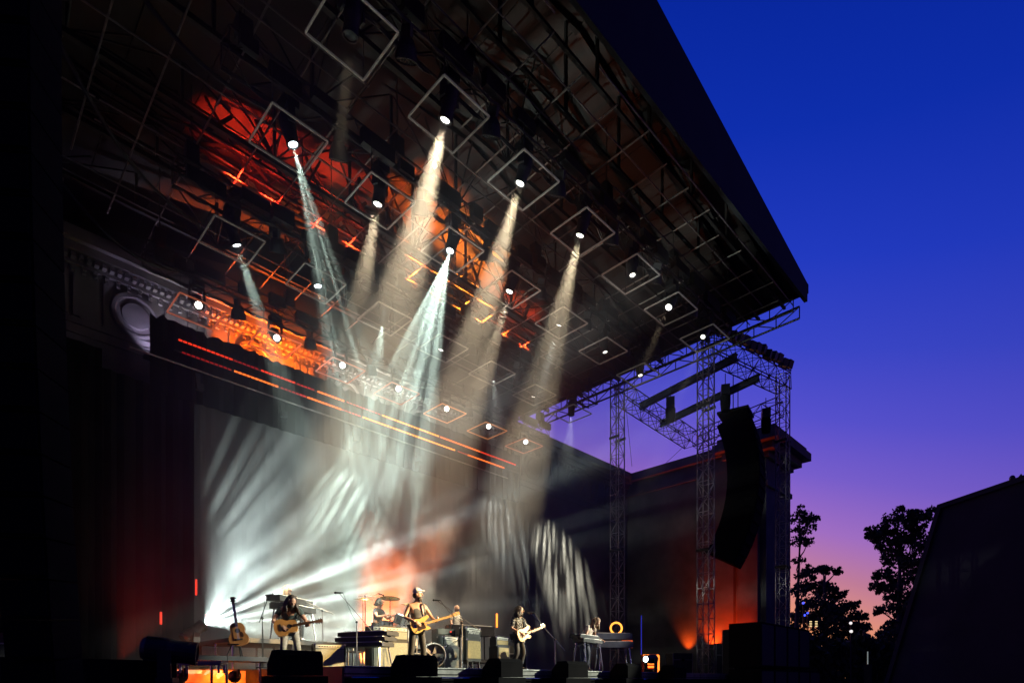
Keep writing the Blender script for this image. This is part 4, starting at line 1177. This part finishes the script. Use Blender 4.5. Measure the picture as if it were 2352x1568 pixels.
# drum kit
M_shell = mat('silver_shell', (.42, .42, .42), .3, .5, var=.25, scale=12)
M_hide = mat('drum_skin', (.72, .70, .64), .5, var=.06)
M_brass = mat('cymbal_brass', (.62, .45, .16), .25, .9, var=.12)
def drum(name, label, c, r, d, rot, legs=None):
    t = thing(name, label, 'drum', c, 0, 'drums of the kit'); t.rotation_euler = rot
    m = MB(); m.lathe([(r, -d / 2), (r, d / 2)], 24); m.build('shell', M_shell, t)
    m = MB(); m.lathe([(r * .99, -d / 2 + .004), (0, -d / 2 + .004)], 24); m.lathe([(0, d / 2 - .004), (r * .99, d / 2 - .004)], 24); m.build('drum_head', M_hide, t)
    for s in (-1, 1):
        m = MB(); m.lathe([(r, s * d / 2 - .02), (r + .014, s * d / 2 - .02), (r + .014, s * d / 2 + .012), (r, s * d / 2 + .012), (r, s * d / 2 - .02)], 24); m.build('hoop', M_chrome, t)
    for k in range(8):
        a = k * math.pi / 4; m = MB(); m.box(((r + .012) * math.cos(a), (r + .012) * math.sin(a), 0), (.02, .02, d * .7), (0, 0, a)); m.build('lug', M_chrome, t)
    if legs:
        for k in range(3):
            a = k * 2.094 + .4; l = MB(); l.tube([((r + .02) * math.cos(a), (r + .02) * math.sin(a), d * .2), ((r + .03) * math.cos(a), (r + .03) * math.sin(a), -legs)], .01, 6); l.build('leg', M_chrome, t)
    return t
drum('bass_drum', 'big silver bass drum lying at the front of the drum riser', (9.95, 14.4, RIS + .29), .28, .42, (R(90), 0, R(24)))
drum('snare_drum', 'shallow silver snare drum in front of the drummer', (9.62, 14.85, RIS + .66), .18, .15, (R(6), 0, 0), .62)
drum('rack_tom', 'small silver tom above the bass drum', (9.95, 14.6, RIS + .80), .17, .24, (R(22), 0, R(20)), None)
drum('floor_tom', 'tall silver floor tom standing right of the drummer', (10.3, 15.0, RIS + .42), .21, .38, (0, 0, 0), .42)
def cymbal(label, base, h, r, tilt):
    t = thing('cymbal_stand', label, 'cymbal', base, 0, 'cymbals')
    m = MB(); m.tube([(0, 0, .25), (0, 0, h)], .012, 6); m.build('post', M_chrome, t)
    for k in range(3):
        a = k * 2.094 + .5; l = MB(); l.tube([(0, 0, .35), (.28 * math.cos(a), .28 * math.sin(a), 0)], .011, 6); l.build('leg', M_chrome, t)
    M4 = Matrix.Translation((0, 0, h)) @ Euler(tilt).to_matrix().to_4x4()
    m = MB(); m.lathe([(0, .045), (.05, .035), (.07, .012), (r * .6, .0), (r, -.02), (r, -.024), (.06, .004), (0, .03)], 28, M4); m.build('cymbal', M_brass, t, True)
    return t
cymbal('pale crash cymbal at the left of the kit against the orange smoke', (8.9, 14.95, RIS), 1.33, .27, (R(6), R(-3), 0))
cymbal('golden ride cymbal in front of the drummer', (9.45, 14.4, RIS), 1.36, .29, (R(-4), R(5), 0))
cymbal('golden cymbal behind the head of the bass player', (10.35, 14.75, RIS), 1.28, .25, (R(8), R(4), 0))
for s in (-1, 1):
    a = place((9.64, 15.3, RIS), R(26), (s * .15, -.38, .93)); b = a + pdir(R(26), (-s * .16, -.36, -.05 + .06 * s))
    m = MB(); m.tube([a - (b - a) * .2, b], [.009, .005], 6); tag(m.build('drumstick', mat('pale_wood', (.55, .38, .2), .5)), 'drumstick in the %s hand of the drummer' % ('left' if s > 0 else 'right'), 'drumstick', 'drumsticks')

# microphone stands
def mic_stand(label, base, top, boom_a, boom_b, mic_dir, m=None, mic=True):
    """base on the floor, post up to top, boom from boom_a (counterweight end) to boom_b (microphone)"""
    m = m or M_alu
    base = Vector(base)
    t = thing('mic_stand', label, 'microphone stand', base, 0, 'microphone stands')
    tp = Vector(top) - base; a = Vector(boom_a) - base; b = Vector(boom_b) - base
    q = MB(); q.lathe([(0, .03), (.12, .025), (.135, 0)], 16); q.build('base', M_black, t)
    q = MB(); q.tube([(0, 0, .02), tp], .012, 8); q.build('post', m, t)
    q = MB(); q.tube([a, b], .009, 6); q.build('boom', m, t)
    q = MB(); q.ell(tp, (.028, .028, .028)); q.build('clutch', M_black, t)
    d = Vector(mic_dir).normalized()
    if mic:
        q = MB(); q.tube([b - d * .09, b + d * .05], [.012, .018], 8); q.build('microphone', M_black, t); q = MB(); q.ell(b + d * .075, (.027, .027, .027)); q.build('mic_grille', M_steel, t)
    pts = [b - d * .09]
    for i in range(1, 7): pts.append((b - d * .09).lerp(tp, i / 6) + Vector((0, 0, -.06 * math.sin(math.pi * i / 6))))
    q = MB(); q.tube(pts + [tp + Vector((.02, 0, -.4)), Vector((.03, 0, .03))], .005, 4); q.build('cable', M_black, t)
    return t
Z = lambda p: Vector(p)
mic_stand('boom microphone stand standing in front of the tiered keyboards', (6.75, 11.6, DECK), (6.75, 11.6, 2.52), (7.02, 11.4, 2.32), (6.42, 11.78, 3.15), (-.7, .5, .0))
mic_stand('boom microphone stand before the bass player', (9.15, 10.85, DECK), (9.15, 10.85, 2.62), (9.5, 10.55, 2.42), (8.72, 11.28, 3.16), (-.6, .6, .05))
mic_stand('boom microphone stand before the singer', (12.1, 10.45, DECK), (12.1, 10.45, 2.35), (12.3, 10.26, 2.05), (11.66, 10.92, 3.07), (-.5, .6, .0), M_chrome)
mic_stand('slim microphone stand behind the acoustic guitarist', (5.25, 13.0, DECK), (5.25, 13.0, 2.6), (5.2, 13.05, 2.5), (5.38, 12.95, 3.12), (.6, -.5, .1), M_black)
mic_stand('overhead microphone stand at the left of the drum kit', (8.7, 14.5, RIS), (8.7, 14.5, 3.6), (8.55, 14.6, 3.57), (9.15, 14.4, 3.68), (.8, -.3, -.3), M_black)
mic_stand('boom microphone stand reaching over the rear left synthesizer', (7.5, 14.65, RIS), (7.5, 14.65, 3.1), (7.75, 14.5, 3.0), (6.98, 15.25, 3.5), (-.5, .5, .1))
mic_stand('short microphone stand before the amplifiers left of the singer', (10.0, 11.9, DECK), (10.0, 11.9, 2.4), (10.05, 11.85, 2.4), (9.8, 12.2, 2.15), (.2, .8, -.2))
mic_stand('dark microphone stand beside the right keyboards', (12.6, 10.2, DECK), (12.6, 10.2, 2.1), (12.5, 10.3, 2.1), (12.75, 10.1, 2.2), (.5, -.3, .2), M_black)

# spare acoustic on its stand
sg = thing('guitar_stand', 'dark guitar stand under the spare acoustic guitar', 'stand', (4.72, 13.1, DECK + .24), R(-40))
for q in (((-.16, -.05, 0), (0, .1, .55)), ((.16, -.05, 0), (0, .1, .55)), ((0, .3, 0), (0, .1, .55)), ((-.12, -.12, .26), (.12, -.12, .26)), ((-.1, -.12, .26), (-.1, .06, .3)), ((.1, -.12, .26), (.1, .06, .3))):
    m = MB(); m.tube(q, .014, 6); m.build('strut', M_black, sg)
guitar('acoustic_guitar', 'spare brown acoustic guitar standing on the low riser in the glare', 'guitar', (4.75, 13.03, DECK + .72), (-.10, .12, 1), (-.45, -.85, .1), 'acoustic', mat('dark_honey_wood', (.30, .13, .04), .35, var=.3, scale=8))

# lamps standing on the floor
STANDL = thing('lamp_box', 'black flight case under the glaring floor lamp', 'flight case', (4.9, 16.6, DECK), .2)
m = MB(); m.box((0, 0, .2), (.7, .5, .4)); m.build('case_body', M_black, STANDL)
for sx in (-1, 1):
    m = MB(); m.bar((sx * .345, -.25, .0), (sx * .345, -.25, .4), .03); m.build('edge_strip', M_alu, STANDL)
moving_light('glaring white floor lamp at the far left fanning beams across the stage', (4.9, 16.6, DECK + .42 + .55), (12.6, 18.0, 8.6), 'c', (FLOOR_I, (.80, .97, .92), 96, .3, (13, .08, .60, .02, .05)), 'floor lamps', True, (0, 1, 0))
moving_light('black moving light on the stage floor at the near left, seen from the side', (2.32, 8.9, DECK + .12), (4.3, 8.0, 1.40), 'o', None, 'floor lamps', True)
moving_light('small white floor lamp at the right end of the stage shining left', (19.1, 11.8, DECK + .55), (10.5, 11.9, 1.75), 'c', (330, (.85, .96, 1.0), 22, .3, (16, .38, .62, .08)), 'floor lamps', True)
nb = MB(); nb.box((0, 0, -.55), (.5, .5, 1.4)); nb.box((-.9, .5, -.3), (1.6, .9, 1.5)); tag(nb.build('lamp_plinth', M_cloth), 'black draped plinth under the near left moving light', 'plinth'); bpy.data.objects['lamp_plinth'].location = (2.32, 8.9, DECK - .46)
t = thing('orange_wash', 'orange wash light standing behind the drum riser', 'stage light', (10.4, 17.6, DECK + .2), 0, 'orange floor washes')
t.rotation_euler = (math.pi, 0, 0)
link('housing', PAR_BODY, t); link('led_cluster', PD['a'], t, kind='stuff')
spot(t, (10.4, 17.6, DECK + .28), (11.3, 17.0, 5.0), 1100, (1, .16, .02), 50, .8, .06)
for i, (x, I) in enumerate(((2.6, 4), (3.9, 7), (5.0, 9))):
    t = thing('orange_wash', 'orange wash light on the low floor at the far left, %s from the left' % ORD[i], 'stage light', (x, 13.95, 1.32), 0, 'orange floor washes')
    t.rotation_euler = (R(75), 0, 0); t.scale = (.6, .6, .6)
    link('housing', PAR_BODY, t); link('led_cluster', PD['a'], t, kind='stuff')
    spot(None, (x, 14.1, 1.34), (x + .1, 14.7, 1.25), I, (1, .05 + .05 * i, .008), 130, .6, .05)
m = MB(); m.box((3.0, 14.63, 1.27), (5.0, .02, .40)); tag(m.build('kick_board', mat('pale_board', (.42, .36, .3), .6)), 'orange lit board closing the front of the rear left platform', 'panel')
t = thing('red_wash', 'red wash light at the foot of the black side drape', 'stage light', (3.9, 19.6, DECK + .2), 0)
t.rotation_euler = (math.pi, 0, 0)
link('housing', PAR_BODY, t); link('led_cluster', PD['r'], t, kind='stuff')
spot(t, (3.9, 19.6, DECK + .28), (5.4, 20.9, 5.0), 30, (1, .06, .02), 60, .9, .06)
# uplights on the pier wall
for i, (x, y, tx, ty, I, c) in enumerate(((32.75, 17.9, 33.2, 17.8, 30, (1, .10, .008)), (32.65, 16.2, 33.1, 16.1, 100, (1, .07, .006)), (32.6, 14.5, 33.1, 14.6, 90, (1, .045, .004)))):
    t = thing('uplight', 'orange uplight on the ground washing the %s of the stone pier' % ('wall left', 'return', 'inner face')[i], 'stage light', (x, y, 2.8), 0, 'uplights on the stone pier')
    t.rotation_euler = (math.pi, 0, 0)
    link('housing', PAR_BODY, t); link('led_cluster', PD['a'], t, kind='stuff')
    m = MB(); m.box((0, 0, 1.65), (.4, .4, 2.3)); m.build('plinth', M_black, t)
    spot(t, (x, y, 2.9), (tx, ty, 4.4), I, c, 78, 1.0, .08)

# glowing bits among the gear
def tube_light(label, a, b, m, r=.03):
    q = MB(); q.tube([a, b], r, 8)
    return tag(q.build('light_tube', m), label, 'light tube', 'small light tubes')
T_o = emat('tube_orange', (1, .25, .03), 2.2); T_r = emat('tube_red', (1, .06, .03), 1.1); T_b = emat('tube_blue', (.04, .06, 1), .3); T_p = emat('tube_pink', (1, .05, .6), 1.4)
tube_light('orange light tube standing on the organ', (13.2, 13.9, 2.98), (13.2, 13.9, 3.42), T_o)
tube_light('red light tube at the left before the side drape', (4.79, 19.0, 2.85), (4.79, 19.0, 3.2), T_r)
tube_light('upper red light tube behind the glaring lamp', (6.2, 20.6, 4.0), (6.2, 20.6, 4.5), T_r)
tube_light('lower red light tube behind the glaring lamp', (6.5, 20.6, 2.9), (6.5, 20.6, 3.4), T_r)
tube_light('thin blue light tube at the right end of the backdrop', (24.4, 15.6, 1.7), (24.4, 15.6, 4.4), T_b, .022)
tube_light('pink light tube on the floor at the far left', (2.35, 11.6, DECK - .08), (2.52, 11.45, DECK - .08), T_p, .035)
q = MB()
for i in range(24):
    a0, a1 = 2 * math.pi * i / 24, 2 * math.pi * (i + 1) / 24
    q.tube([(.19 * math.cos(a0), 0, .19 * math.sin(a0)), (.19 * math.cos(a1), 0, .19 * math.sin(a1))], .035, 6)
o = tag(q.build('ring_light', emat('ring_amber', (1, .42, .06), 1.8)), 'glowing amber ring lamp behind the right keyboard rack', 'lamp'); o.location = (16.6, 11.6, 3.02); o.rotation_euler = (0, 0, R(-45))
q = MB(); q.bar((16.6, 11.6, DECK), (16.6, 11.6, 2.8), .03); tag(q.build('ring_post', M_black), 'black post holding the glowing ring lamp', 'stand')
q = MB(); q.box((0, 0, 0), (.36, .1, .26)); o = tag(q.build('panel_lamp', emat('panel_orange', (1, .16, .04), .7)), 'small orange light panel below the ring lamp', 'lamp'); o.location = (17.1, 11.5, 2.5); o.rotation_euler = (0, 0, R(-45))
t = thing('lit_case', 'orange lit open case with shelves at the right end of the stage', 'case', (20.4, 12.6, DECK), R(-45))
for i, (a, b) in enumerate((((-.3, 0, .75), (.3, 0, .75)), ((.3, 0, .05), (.3, 0, .75)), ((-.14, 0, .58), (.12, 0, .58)), ((-.14, 0, .43), (.12, 0, .43)), ((-.14, 0, .3), (.12, 0, .3)), ((-.14, 0, .16), (.12, 0, .16)))):
    m = MB(); m.bar(a, b, .07); m.build('light_strip', T_o, t)
m = MB(); m.box((0, .15, .4), (.7, .2, .8)); m.build('case_back', mat('rust_panel', (.3, .06, .02), .7), t)

# table and low risers at the far left, orange lit
t = thing('side_table', 'small silver table at the far left of the stage', 'table', (3.6, 11.6, DECK - .14), R(-35))
m = MB(); m.box((0, 0, .2), (.75, .4, .04)); m.box((0, 0, .16), (.7, .36, .03)); m.build('top', M_alu, t)
for sx in (-1, 1):
    for sy in (-1, 1): m = MB(); m.tube([(sx * .32, sy * .16, 0), (sx * .32, sy * .16, .15)], .02, 8); m.build('leg', M_alu, t)

# cases, racks and rubbish on the right wing
def case(label, loc, rz, d, group='flight cases'):
    t = thing('flight_case', label, 'flight case', loc, rz, group)
    m = MB(); m.box((0, 0, d[2] / 2), d); m.build('case_body', M_tolex, t)
    for sx in (-1, 1):
        for sy in (-1, 1):
            m = MB(); m.bar((sx * d[0] / 2, sy * d[1] / 2, 0), (sx * d[0] / 2, sy * d[1] / 2, d[2]), .035); m.build('edge_strip', M_alu, t)
    m = MB(); m.bar((-d[0] / 2, -d[1] / 2, d[2] * .7), (d[0] / 2, -d[1] / 2, d[2] * .7), .03); m.build('lid_seam', M_alu, t)
    m = MB(); m.box((0, -d[1] / 2 - .01, d[2] * .7), (.12, .03, .1)); m.build('latch', M_chrome, t)
    return t
case('tall black flight case beside the thick lattice tower', (25.4, 11.2, 1.2), R(-30), (1.2, .8, 2.3))
case('black flight case standing behind the thick lattice tower', (26.9, 12.6, 1.2), R(-40), (1.2, .8, 1.8))
case('low black flight case left of the thick lattice tower', (22.6, 12.6, DECK), R(-30), (.9, .6, .9))
case('black equipment rack behind the singer', (13.5, 13.3, DECK), R(-35), (.55, .5, .85))
case('black flight case at the far left under the dark wing', (1.6, 17.6, DECK), R(-20), (1.0, .7, .8))
for i in range(5):
    for j in range(2 if i < 4 else 1):
        t = thing('subwoofer', 'black subwoofer right of the stage, %s row, %s from the left' % ('lower' if j == 0 else 'upper', ORD[i]), 'speaker', (22.2 + i * 1.28, 9.35, j * 1.72), 0, 'stacked subwoofers')
        m = MB(); m.box((0, 0, .85), (1.24, 1.2, 1.66)); m.build('cabinet', M_cloth, t)
        m = MB(); m.box((0, -.61, .85), (1.1, .03, 1.5)); m.build('grille', M_grille, t)

# ================================================================== TREES AND BANK
M_leaf = mat('dark_leaf', (.05, .07, .03), .8, var=.4, scale=1)
M_bark = mat('bark', (.07, .05, .04), .9, var=.4, scale=5, bump=.5)
def tree(label, base, clumps, trunk_r, seed, leaf=.30, per=150, name='eucalyptus_tree', limbs=True):
    """clumps: (x, y, z, radius) round the foot of the tree"""
    rr = random.Random(seed)
    t = thing(name, label, 'tree', base, 0, 'trees beyond the theatre')
    zmax = max(c[2] for c in clumps)
    tr = MB(); spine = []
    for i in range(9):
        f_ = i / 8; spine.append(Vector((math.sin(f_ * 3 + seed) * .35, math.cos(f_ * 2.3 + seed) * .3, zmax * .96 * f_)))
    tr.tube(spine, [trunk_r * (1 - .85 * i / 8) for i in range(9)], 8)
    tr.build('trunk', M_bark, t, True)
    for c in clumps:
        f_ = max(.15, min(.9, (c[2] - c[3] * 1.5) / zmax)); a = spine[0].lerp(spine[-1], f_); i = min(7, int(f_ * 8)); a = spine[i].lerp(spine[i + 1], f_ * 8 - i)
        b = Vector(c[:3]); mid = a.lerp(b, .55) + Vector((rr.uniform(-.3, .3), rr.uniform(-.3, .3), -.25))
        l = MB(); l.tube([a, mid, b], [trunk_r * .28, trunk_r * .18, .03], 6)
        for q in range(4):
            e = b + Vector((rr.uniform(-1, 1), rr.uniform(-1, 1), rr.uniform(-.3, .8))) * c[3] * .8
            l.tube([mid.lerp(b, .6), e], [.04, .015], 4)
        l.build('limb', M_bark, t)
    f = MB()
    fine = []
    for c in clumps:
        for _ in range(5):
            v = Vector((rr.gauss(0, 1), rr.gauss(0, 1), rr.gauss(0, .6))).normalized() * c[3] * rr.uniform(.8, 1.15)
            fine.append((c[0] + v.x, c[1] + v.y, c[2] + v.z * .8, c[3] * rr.uniform(.22, .42)))
    for c in list(clumps) + fine:
        for _ in range(int(per * c[3] ** 1.6)):
            v = Vector((rr.gauss(0, 1), rr.gauss(0, 1), rr.gauss(0, .75)))
            v = v.normalized() * (rr.random() ** .45) * c[3]
            v.z *= .72
            p = Vector(c[:3]) + v
            e = Euler((rr.uniform(0, 6.3), rr.uniform(0, 6.3), rr.uniform(0, 6.3))).to_matrix()
            s_ = leaf * rr.uniform(.5, 1.2)
            f._add([p + e @ Vector(q) for q in ((-s_, 0, 0), (0, -s_ * .62, .02), (s_, 0, 0), (0, s_ * .62, -.02))], [(0, 1, 2, 3)])
    f.build('crown', M_leaf, t, kind='stuff')
    return t
def clumps_from(base, d, spec, dd=2.0, seed=1):
    rr = random.Random(seed); out = []
    for x, y, r in spec:
        p = P(x, y, d + rr.uniform(-dd, dd)) - Vector(base)
        out.append((p.x, p.y, p.z, r / 1350 * d))
    return out
def foot(x, d):
    p = P(x, 1565, d); return Vector((p.x, p.y, 0))
b = foot(2072, 62)
tree('tall eucalyptus with flat layered crown beside the dark sloping wall', b, clumps_from(b, 62, [(2062, 1192, 34), (2020, 1222, 26), (2105, 1190, 30), (2045, 1240, 36), (2095, 1235, 34), (2005, 1285 - 60, 16), (2120, 1255, 24), (2060, 1280, 36), (2100, 1290, 30), (2030, 1318, 20), (2075, 1330, 34), (2015, 1345, 18), (2050, 1352, 20), (2095, 1365, 34), (2060, 1395, 32), (2020, 1400, 13), (2095, 1420, 36), (2060, 1440, 34), (2035, 1455, 22), (2100, 1475, 40)], 2.2, 3), .42, 5, .22, 210)
b = foot(1890, 72)
tree('broad bushy tree right of the stone pier with open branches on top', b, clumps_from(b, 72, [(1862, 1312, 18), (1895, 1308, 17), (1922, 1312, 11), (1850, 1345, 24), (1895, 1352, 26), (1925, 1365, 18), (1870, 1385, 36), (1920, 1395, 30), (1955, 1390, 18), (1965, 1415, 22), (1850, 1420, 36), (1900, 1430, 40), (1950, 1440, 32), (1870, 1470, 42), (1930, 1475, 40), (1985, 1440, 18)], 2.5, 5), .5, 8, .25, 170)
b = foot(1835, 55)
tree('wispy tree half hidden behind the right edge of the stone pier', b, clumps_from(b, 55, [(1838, 1185, 26), (1862, 1190, 20), (1850, 1215, 24), (1835, 1240, 20), (1856, 1245, 14), (1835, 1285, 14), (1838, 1320, 16), (1832, 1360, 18)], 1.5, 7), .3, 12, .17, 130)
b = foot(2000, 85)
tree('low rounded tree in the gap where the sunset glows', b, clumps_from(b, 85, [(1985, 1470, 22), (2010, 1478, 20), (2040, 1468, 20), (1965, 1490, 26), (2025, 1500, 28), (2060, 1490, 30), (1995, 1505, 24)], 2, 9), .35, 21, .27, 170)
b = foot(2345, 37)
tree('leafy tree top showing over the dark wall at the right edge', b, clumps_from(b, 37, [(2352, 1125, 22), (2335, 1138, 14), (2375, 1110, 40), (2400, 1140, 50)], .8, 15), .3, 31, .22, 110)
h = MB(); rr = random.Random(4)
for i in range(5200):
    f_ = rr.random(); p = foot(1800 + 420 * f_, 50 + rr.uniform(-1.2, 1.2))
    p.z = rr.random() ** .7 * (4.6 + .5 * math.sin(f_ * 19) + .4 * math.sin(f_ * 47))
    e = Euler((rr.uniform(0, 6.3), rr.uniform(0, 6.3), rr.uniform(0, 6.3))).to_matrix(); s_ = .4
    h._add([p + e @ Vector(q) for q in ((-s_, 0, 0), (0, -s_ * .5, 0), (s_, 0, 0), (0, s_ * .5, 0))], [(0, 1, 2, 3)])
tag(h.build('hedge', M_leaf), 'dark hedge running along the foot of the trees', 'hedge')['kind'] = 'stuff'
# lights far off
def small_lamp(x, y, d, r, m, label, name='street_lamp'):
    p = P(x, y, d); t = thing(name, label, 'lamp', (p.x, p.y, 0), 0, 'far lamps among the trees')
    q = MB(); q.tube([(0, 0, 0), (0, 0, p.z - r)], .05, 6); q.build('post', M_black, t)
    q = MB(); q.ell((0, 0, p.z), (r, r, r)); q.build('globe', m, t)
W_l = emat('far_white', (1, .95, .9), 1.0); B_l = emat('far_blue', (.05, .08, 1), 2.5); Y_l = emat('far_yellow', (1, .75, .35), 1.3)
small_lamp(1954, 1430, 48, .12, W_l, 'far white lamp in the gap between the trees, the higher one')
small_lamp(1955, 1449, 48, .13, W_l, 'far white lamp in the gap between the trees, the lower one')
small_lamp(1845, 1384, 48, .09, B_l, 'blue lamp by the right edge of the pier, the highest one')
small_lamp(1848, 1412, 48, .09, B_l, 'blue lamp by the right edge of the pier, the middle one')
small_lamp(1855, 1407, 48, .08, B_l, 'blue lamp by the right edge of the pier, the rightmost one')
for x in (1862, 1875):
    p = P(x, 1432, 47); t = thing('lit_window', 'far slatted yellow window low among the trees, the %s one' % ('one nearer the pier' if x < 1870 else 'one farther from the pier').replace('one ', ''), 'window', p, R(-45), 'far lit windows')
    for k in range(4):
        q = MB(); q.box((0, 0, .2 - k * .13), (.18, .04, .05)); q.build('slat', Y_l, t)
pl = thing('white_pole', 'thin pale lit pole standing in the dark at the right', 'pole', foot(1993, 30)); q = MB(); q.box((0, 0, 1.05), (.3, .3, 2.1)); q.build('base', M_black, pl); q = MB(); q.tube([(0, 0, 2.1), (0, 0, 2.75)], .025, 8); q.build('tube', emat('pole_glow', (.8, .95, .85), .22), pl)

# ================================================================== STAGE SMOKE
sm = bpy.data.materials.new('stage_smoke')
sm.use_nodes = True
t = sm.node_tree
t.nodes.clear()
def N(ty, **k):
    n = t.nodes.new(ty)
    for a, v in k.items(): setattr(n, a, v)
    return n
def M(op, a, b=None, c=None):
    n = N('ShaderNodeMath', operation=op)
    for i, v in enumerate((a, b, c)):
        if v is None: continue
        if hasattr(v, 'is_output'): t.links.new(v, n.inputs[i])
        else: n.inputs[i].default_value = v
    return n.outputs[0]
def ramp01(v, a, b):
    n = N('ShaderNodeMapRange', interpolation_type='SMOOTHSTEP')
    t.links.new(v, n.inputs[0]); n.inputs[1].default_value = a; n.inputs[2].default_value = b
    return n.outputs[0]
geo = N('ShaderNodeNewGeometry')
sp = N('ShaderNodeSeparateXYZ'); t.links.new(geo.outputs['Position'], sp.inputs[0])
no = N('ShaderNodeTexNoise'); no.inputs['Scale'].default_value = .33; no.inputs['Detail'].default_value = 3; no.inputs['Roughness'].default_value = .55; no.inputs['Distortion'].default_value = .6
t.links.new(geo.outputs['Position'], no.inputs['Vector'])
puff = ramp01(no.outputs['Fac'], .18, .82)
front = M('SUBTRACT', sp.outputs['Y'], M('MULTIPLY', ramp01(sp.outputs['Z'], 9.0, 4.5), 4.6))
mask = M('MULTIPLY', M('MULTIPLY', ramp01(front, 8.6, 11.0), ramp01(sp.outputs['Z'], 15.7, 14.7)), M('MULTIPLY', ramp01(sp.outputs['X'], 23.5, 18.0), ramp01(sp.outputs['X'], 2.6, 5.0)))
low = ramp01(sp.outputs['Z'], 11.0, 4.0)
dens = M('MULTIPLY', M('ADD', M('MULTIPLY', puff, M('ADD', M('MULTIPLY', low, SM_LOW), SM_PUFF)), SM_BASE), mask)
n2 = N('ShaderNodeTexNoise'); n2.inputs['Scale'].default_value = .62; n2.inputs['Detail'].default_value = 4
t.links.new(geo.outputs['Position'], n2.inputs['Vector'])
def cloud(c, r, amt):
    v = N('ShaderNodeVectorMath', operation='DISTANCE'); t.links.new(geo.outputs['Position'], v.inputs[0]); v.inputs[1].default_value = c
    w = M('ADD', v.outputs['Value'], M('MULTIPLY', M('SUBTRACT', n2.outputs['Fac'], .5), r * 2.6))
    return M('MULTIPLY', ramp01(w, r, r * .25), amt)
dens = M('ADD', dens, M('ADD', cloud((11.2, 17.3, 3.6), 3.0, .42), cloud((6.4, 16.4, 2.2), 2.2, .035)))
pv = N('ShaderNodeVolumePrincipled')
pv.inputs['Color'].default_value = (.95, .95, .95, 1)
pv.inputs['Anisotropy'].default_value = SM_G
t.links.new(dens, pv.inputs['Density'])
out = N('ShaderNodeOutputMaterial'); t.links.new(pv.outputs[0], out.inputs['Volume'])
try: sm.cycles.volume_sampling = 'EQUIANGULAR'
except Exception: sm.volume_sampling = 'EQUIANGULAR' if hasattr(sm, 'volume_sampling') else None
q = MB(); q.box((17.6, 15.2, 8.6), (30.0, 13.4, 14.15))
q.build('stage_smoke', sm, kind='stuff')

for (x, y, rz, lb) in ((9.2, 12.9, -10, 'pale wooden chair standing between the bass player and the weave cabinet'), (7.7, 13.3, 25, 'pale wooden chair half hidden behind the tiered keyboards')):
    t = thing('chair', lb, 'chair', (x, y, DECK), R(rz), 'spare chairs')
    mw = mat('chair_wood', (.5, .42, .33), .5, var=.2)
    q = MB(); q.box((0, 0, .45), (.42, .42, .03)); q.build('seat', mw, t)
    q = MB(); q.box((0, .2, .78), (.4, .03, .2)); q.build('backrest', mw, t)
    for sx in (-1, 1):
        q = MB(); q.bar((sx * .19, -.19, 0), (sx * .19, -.19, .44), .035); q.build('leg', mw, t)
        q = MB(); q.bar((sx * .19, .2, 0), (sx * .19, .2, .88), .035); q.build('leg', mw, t)
t = thing('effects_rack', 'black effects rack with red and amber pilot lamps behind the weave cabinet', 'rack', (10.75, 13.6, DECK), R(-20))
q = MB(); q.box((0, 0, .62), (.55, .5, 1.24)); q.build('rack_case', M_tolex, t)
for k in range(6):
    q = MB(); q.box((0, -.255, .2 + k * .19), (.48, .02, .15)); q.build('rack_unit', M_diag if k % 2 else M_black, t)
    q = MB(); q.box((-.16 + .06 * k, -.27, .2 + k * .19), (.04, .015, .04)); q.build('pilot_lamp', T_r if k % 2 else T_o, t)
t = thing('floor_fan', 'round grey floor fan beside the weave cabinet', 'fan', (9.75, 12.75, DECK), R(-25))
q = MB(); q.lathe([(.02, 0), (.30, 0), (.33, .03), (.33, .13), (.30, .16), (.31, .16), (.34, .13), (.34, .03), (.31, -.01)], 24, Matrix.Translation((0, .08, .42)) @ Matrix.Rotation(R(90), 4, 'X')); q.build('ring', M_alu, t)
for k in range(5):
    a = k * 2 * math.pi / 5; q = MB(); q.box((.15 * math.cos(a), 0, .42 + .15 * math.sin(a)), (.24, .012, .11), (.4, -a, 0)); q.build('blade', M_alu, t)
for sx in (-1, 1): q = MB(); q.bar((sx * .3, 0, 0), (sx * .33, 0, .42), .03); q.build('leg', M_alu, t)
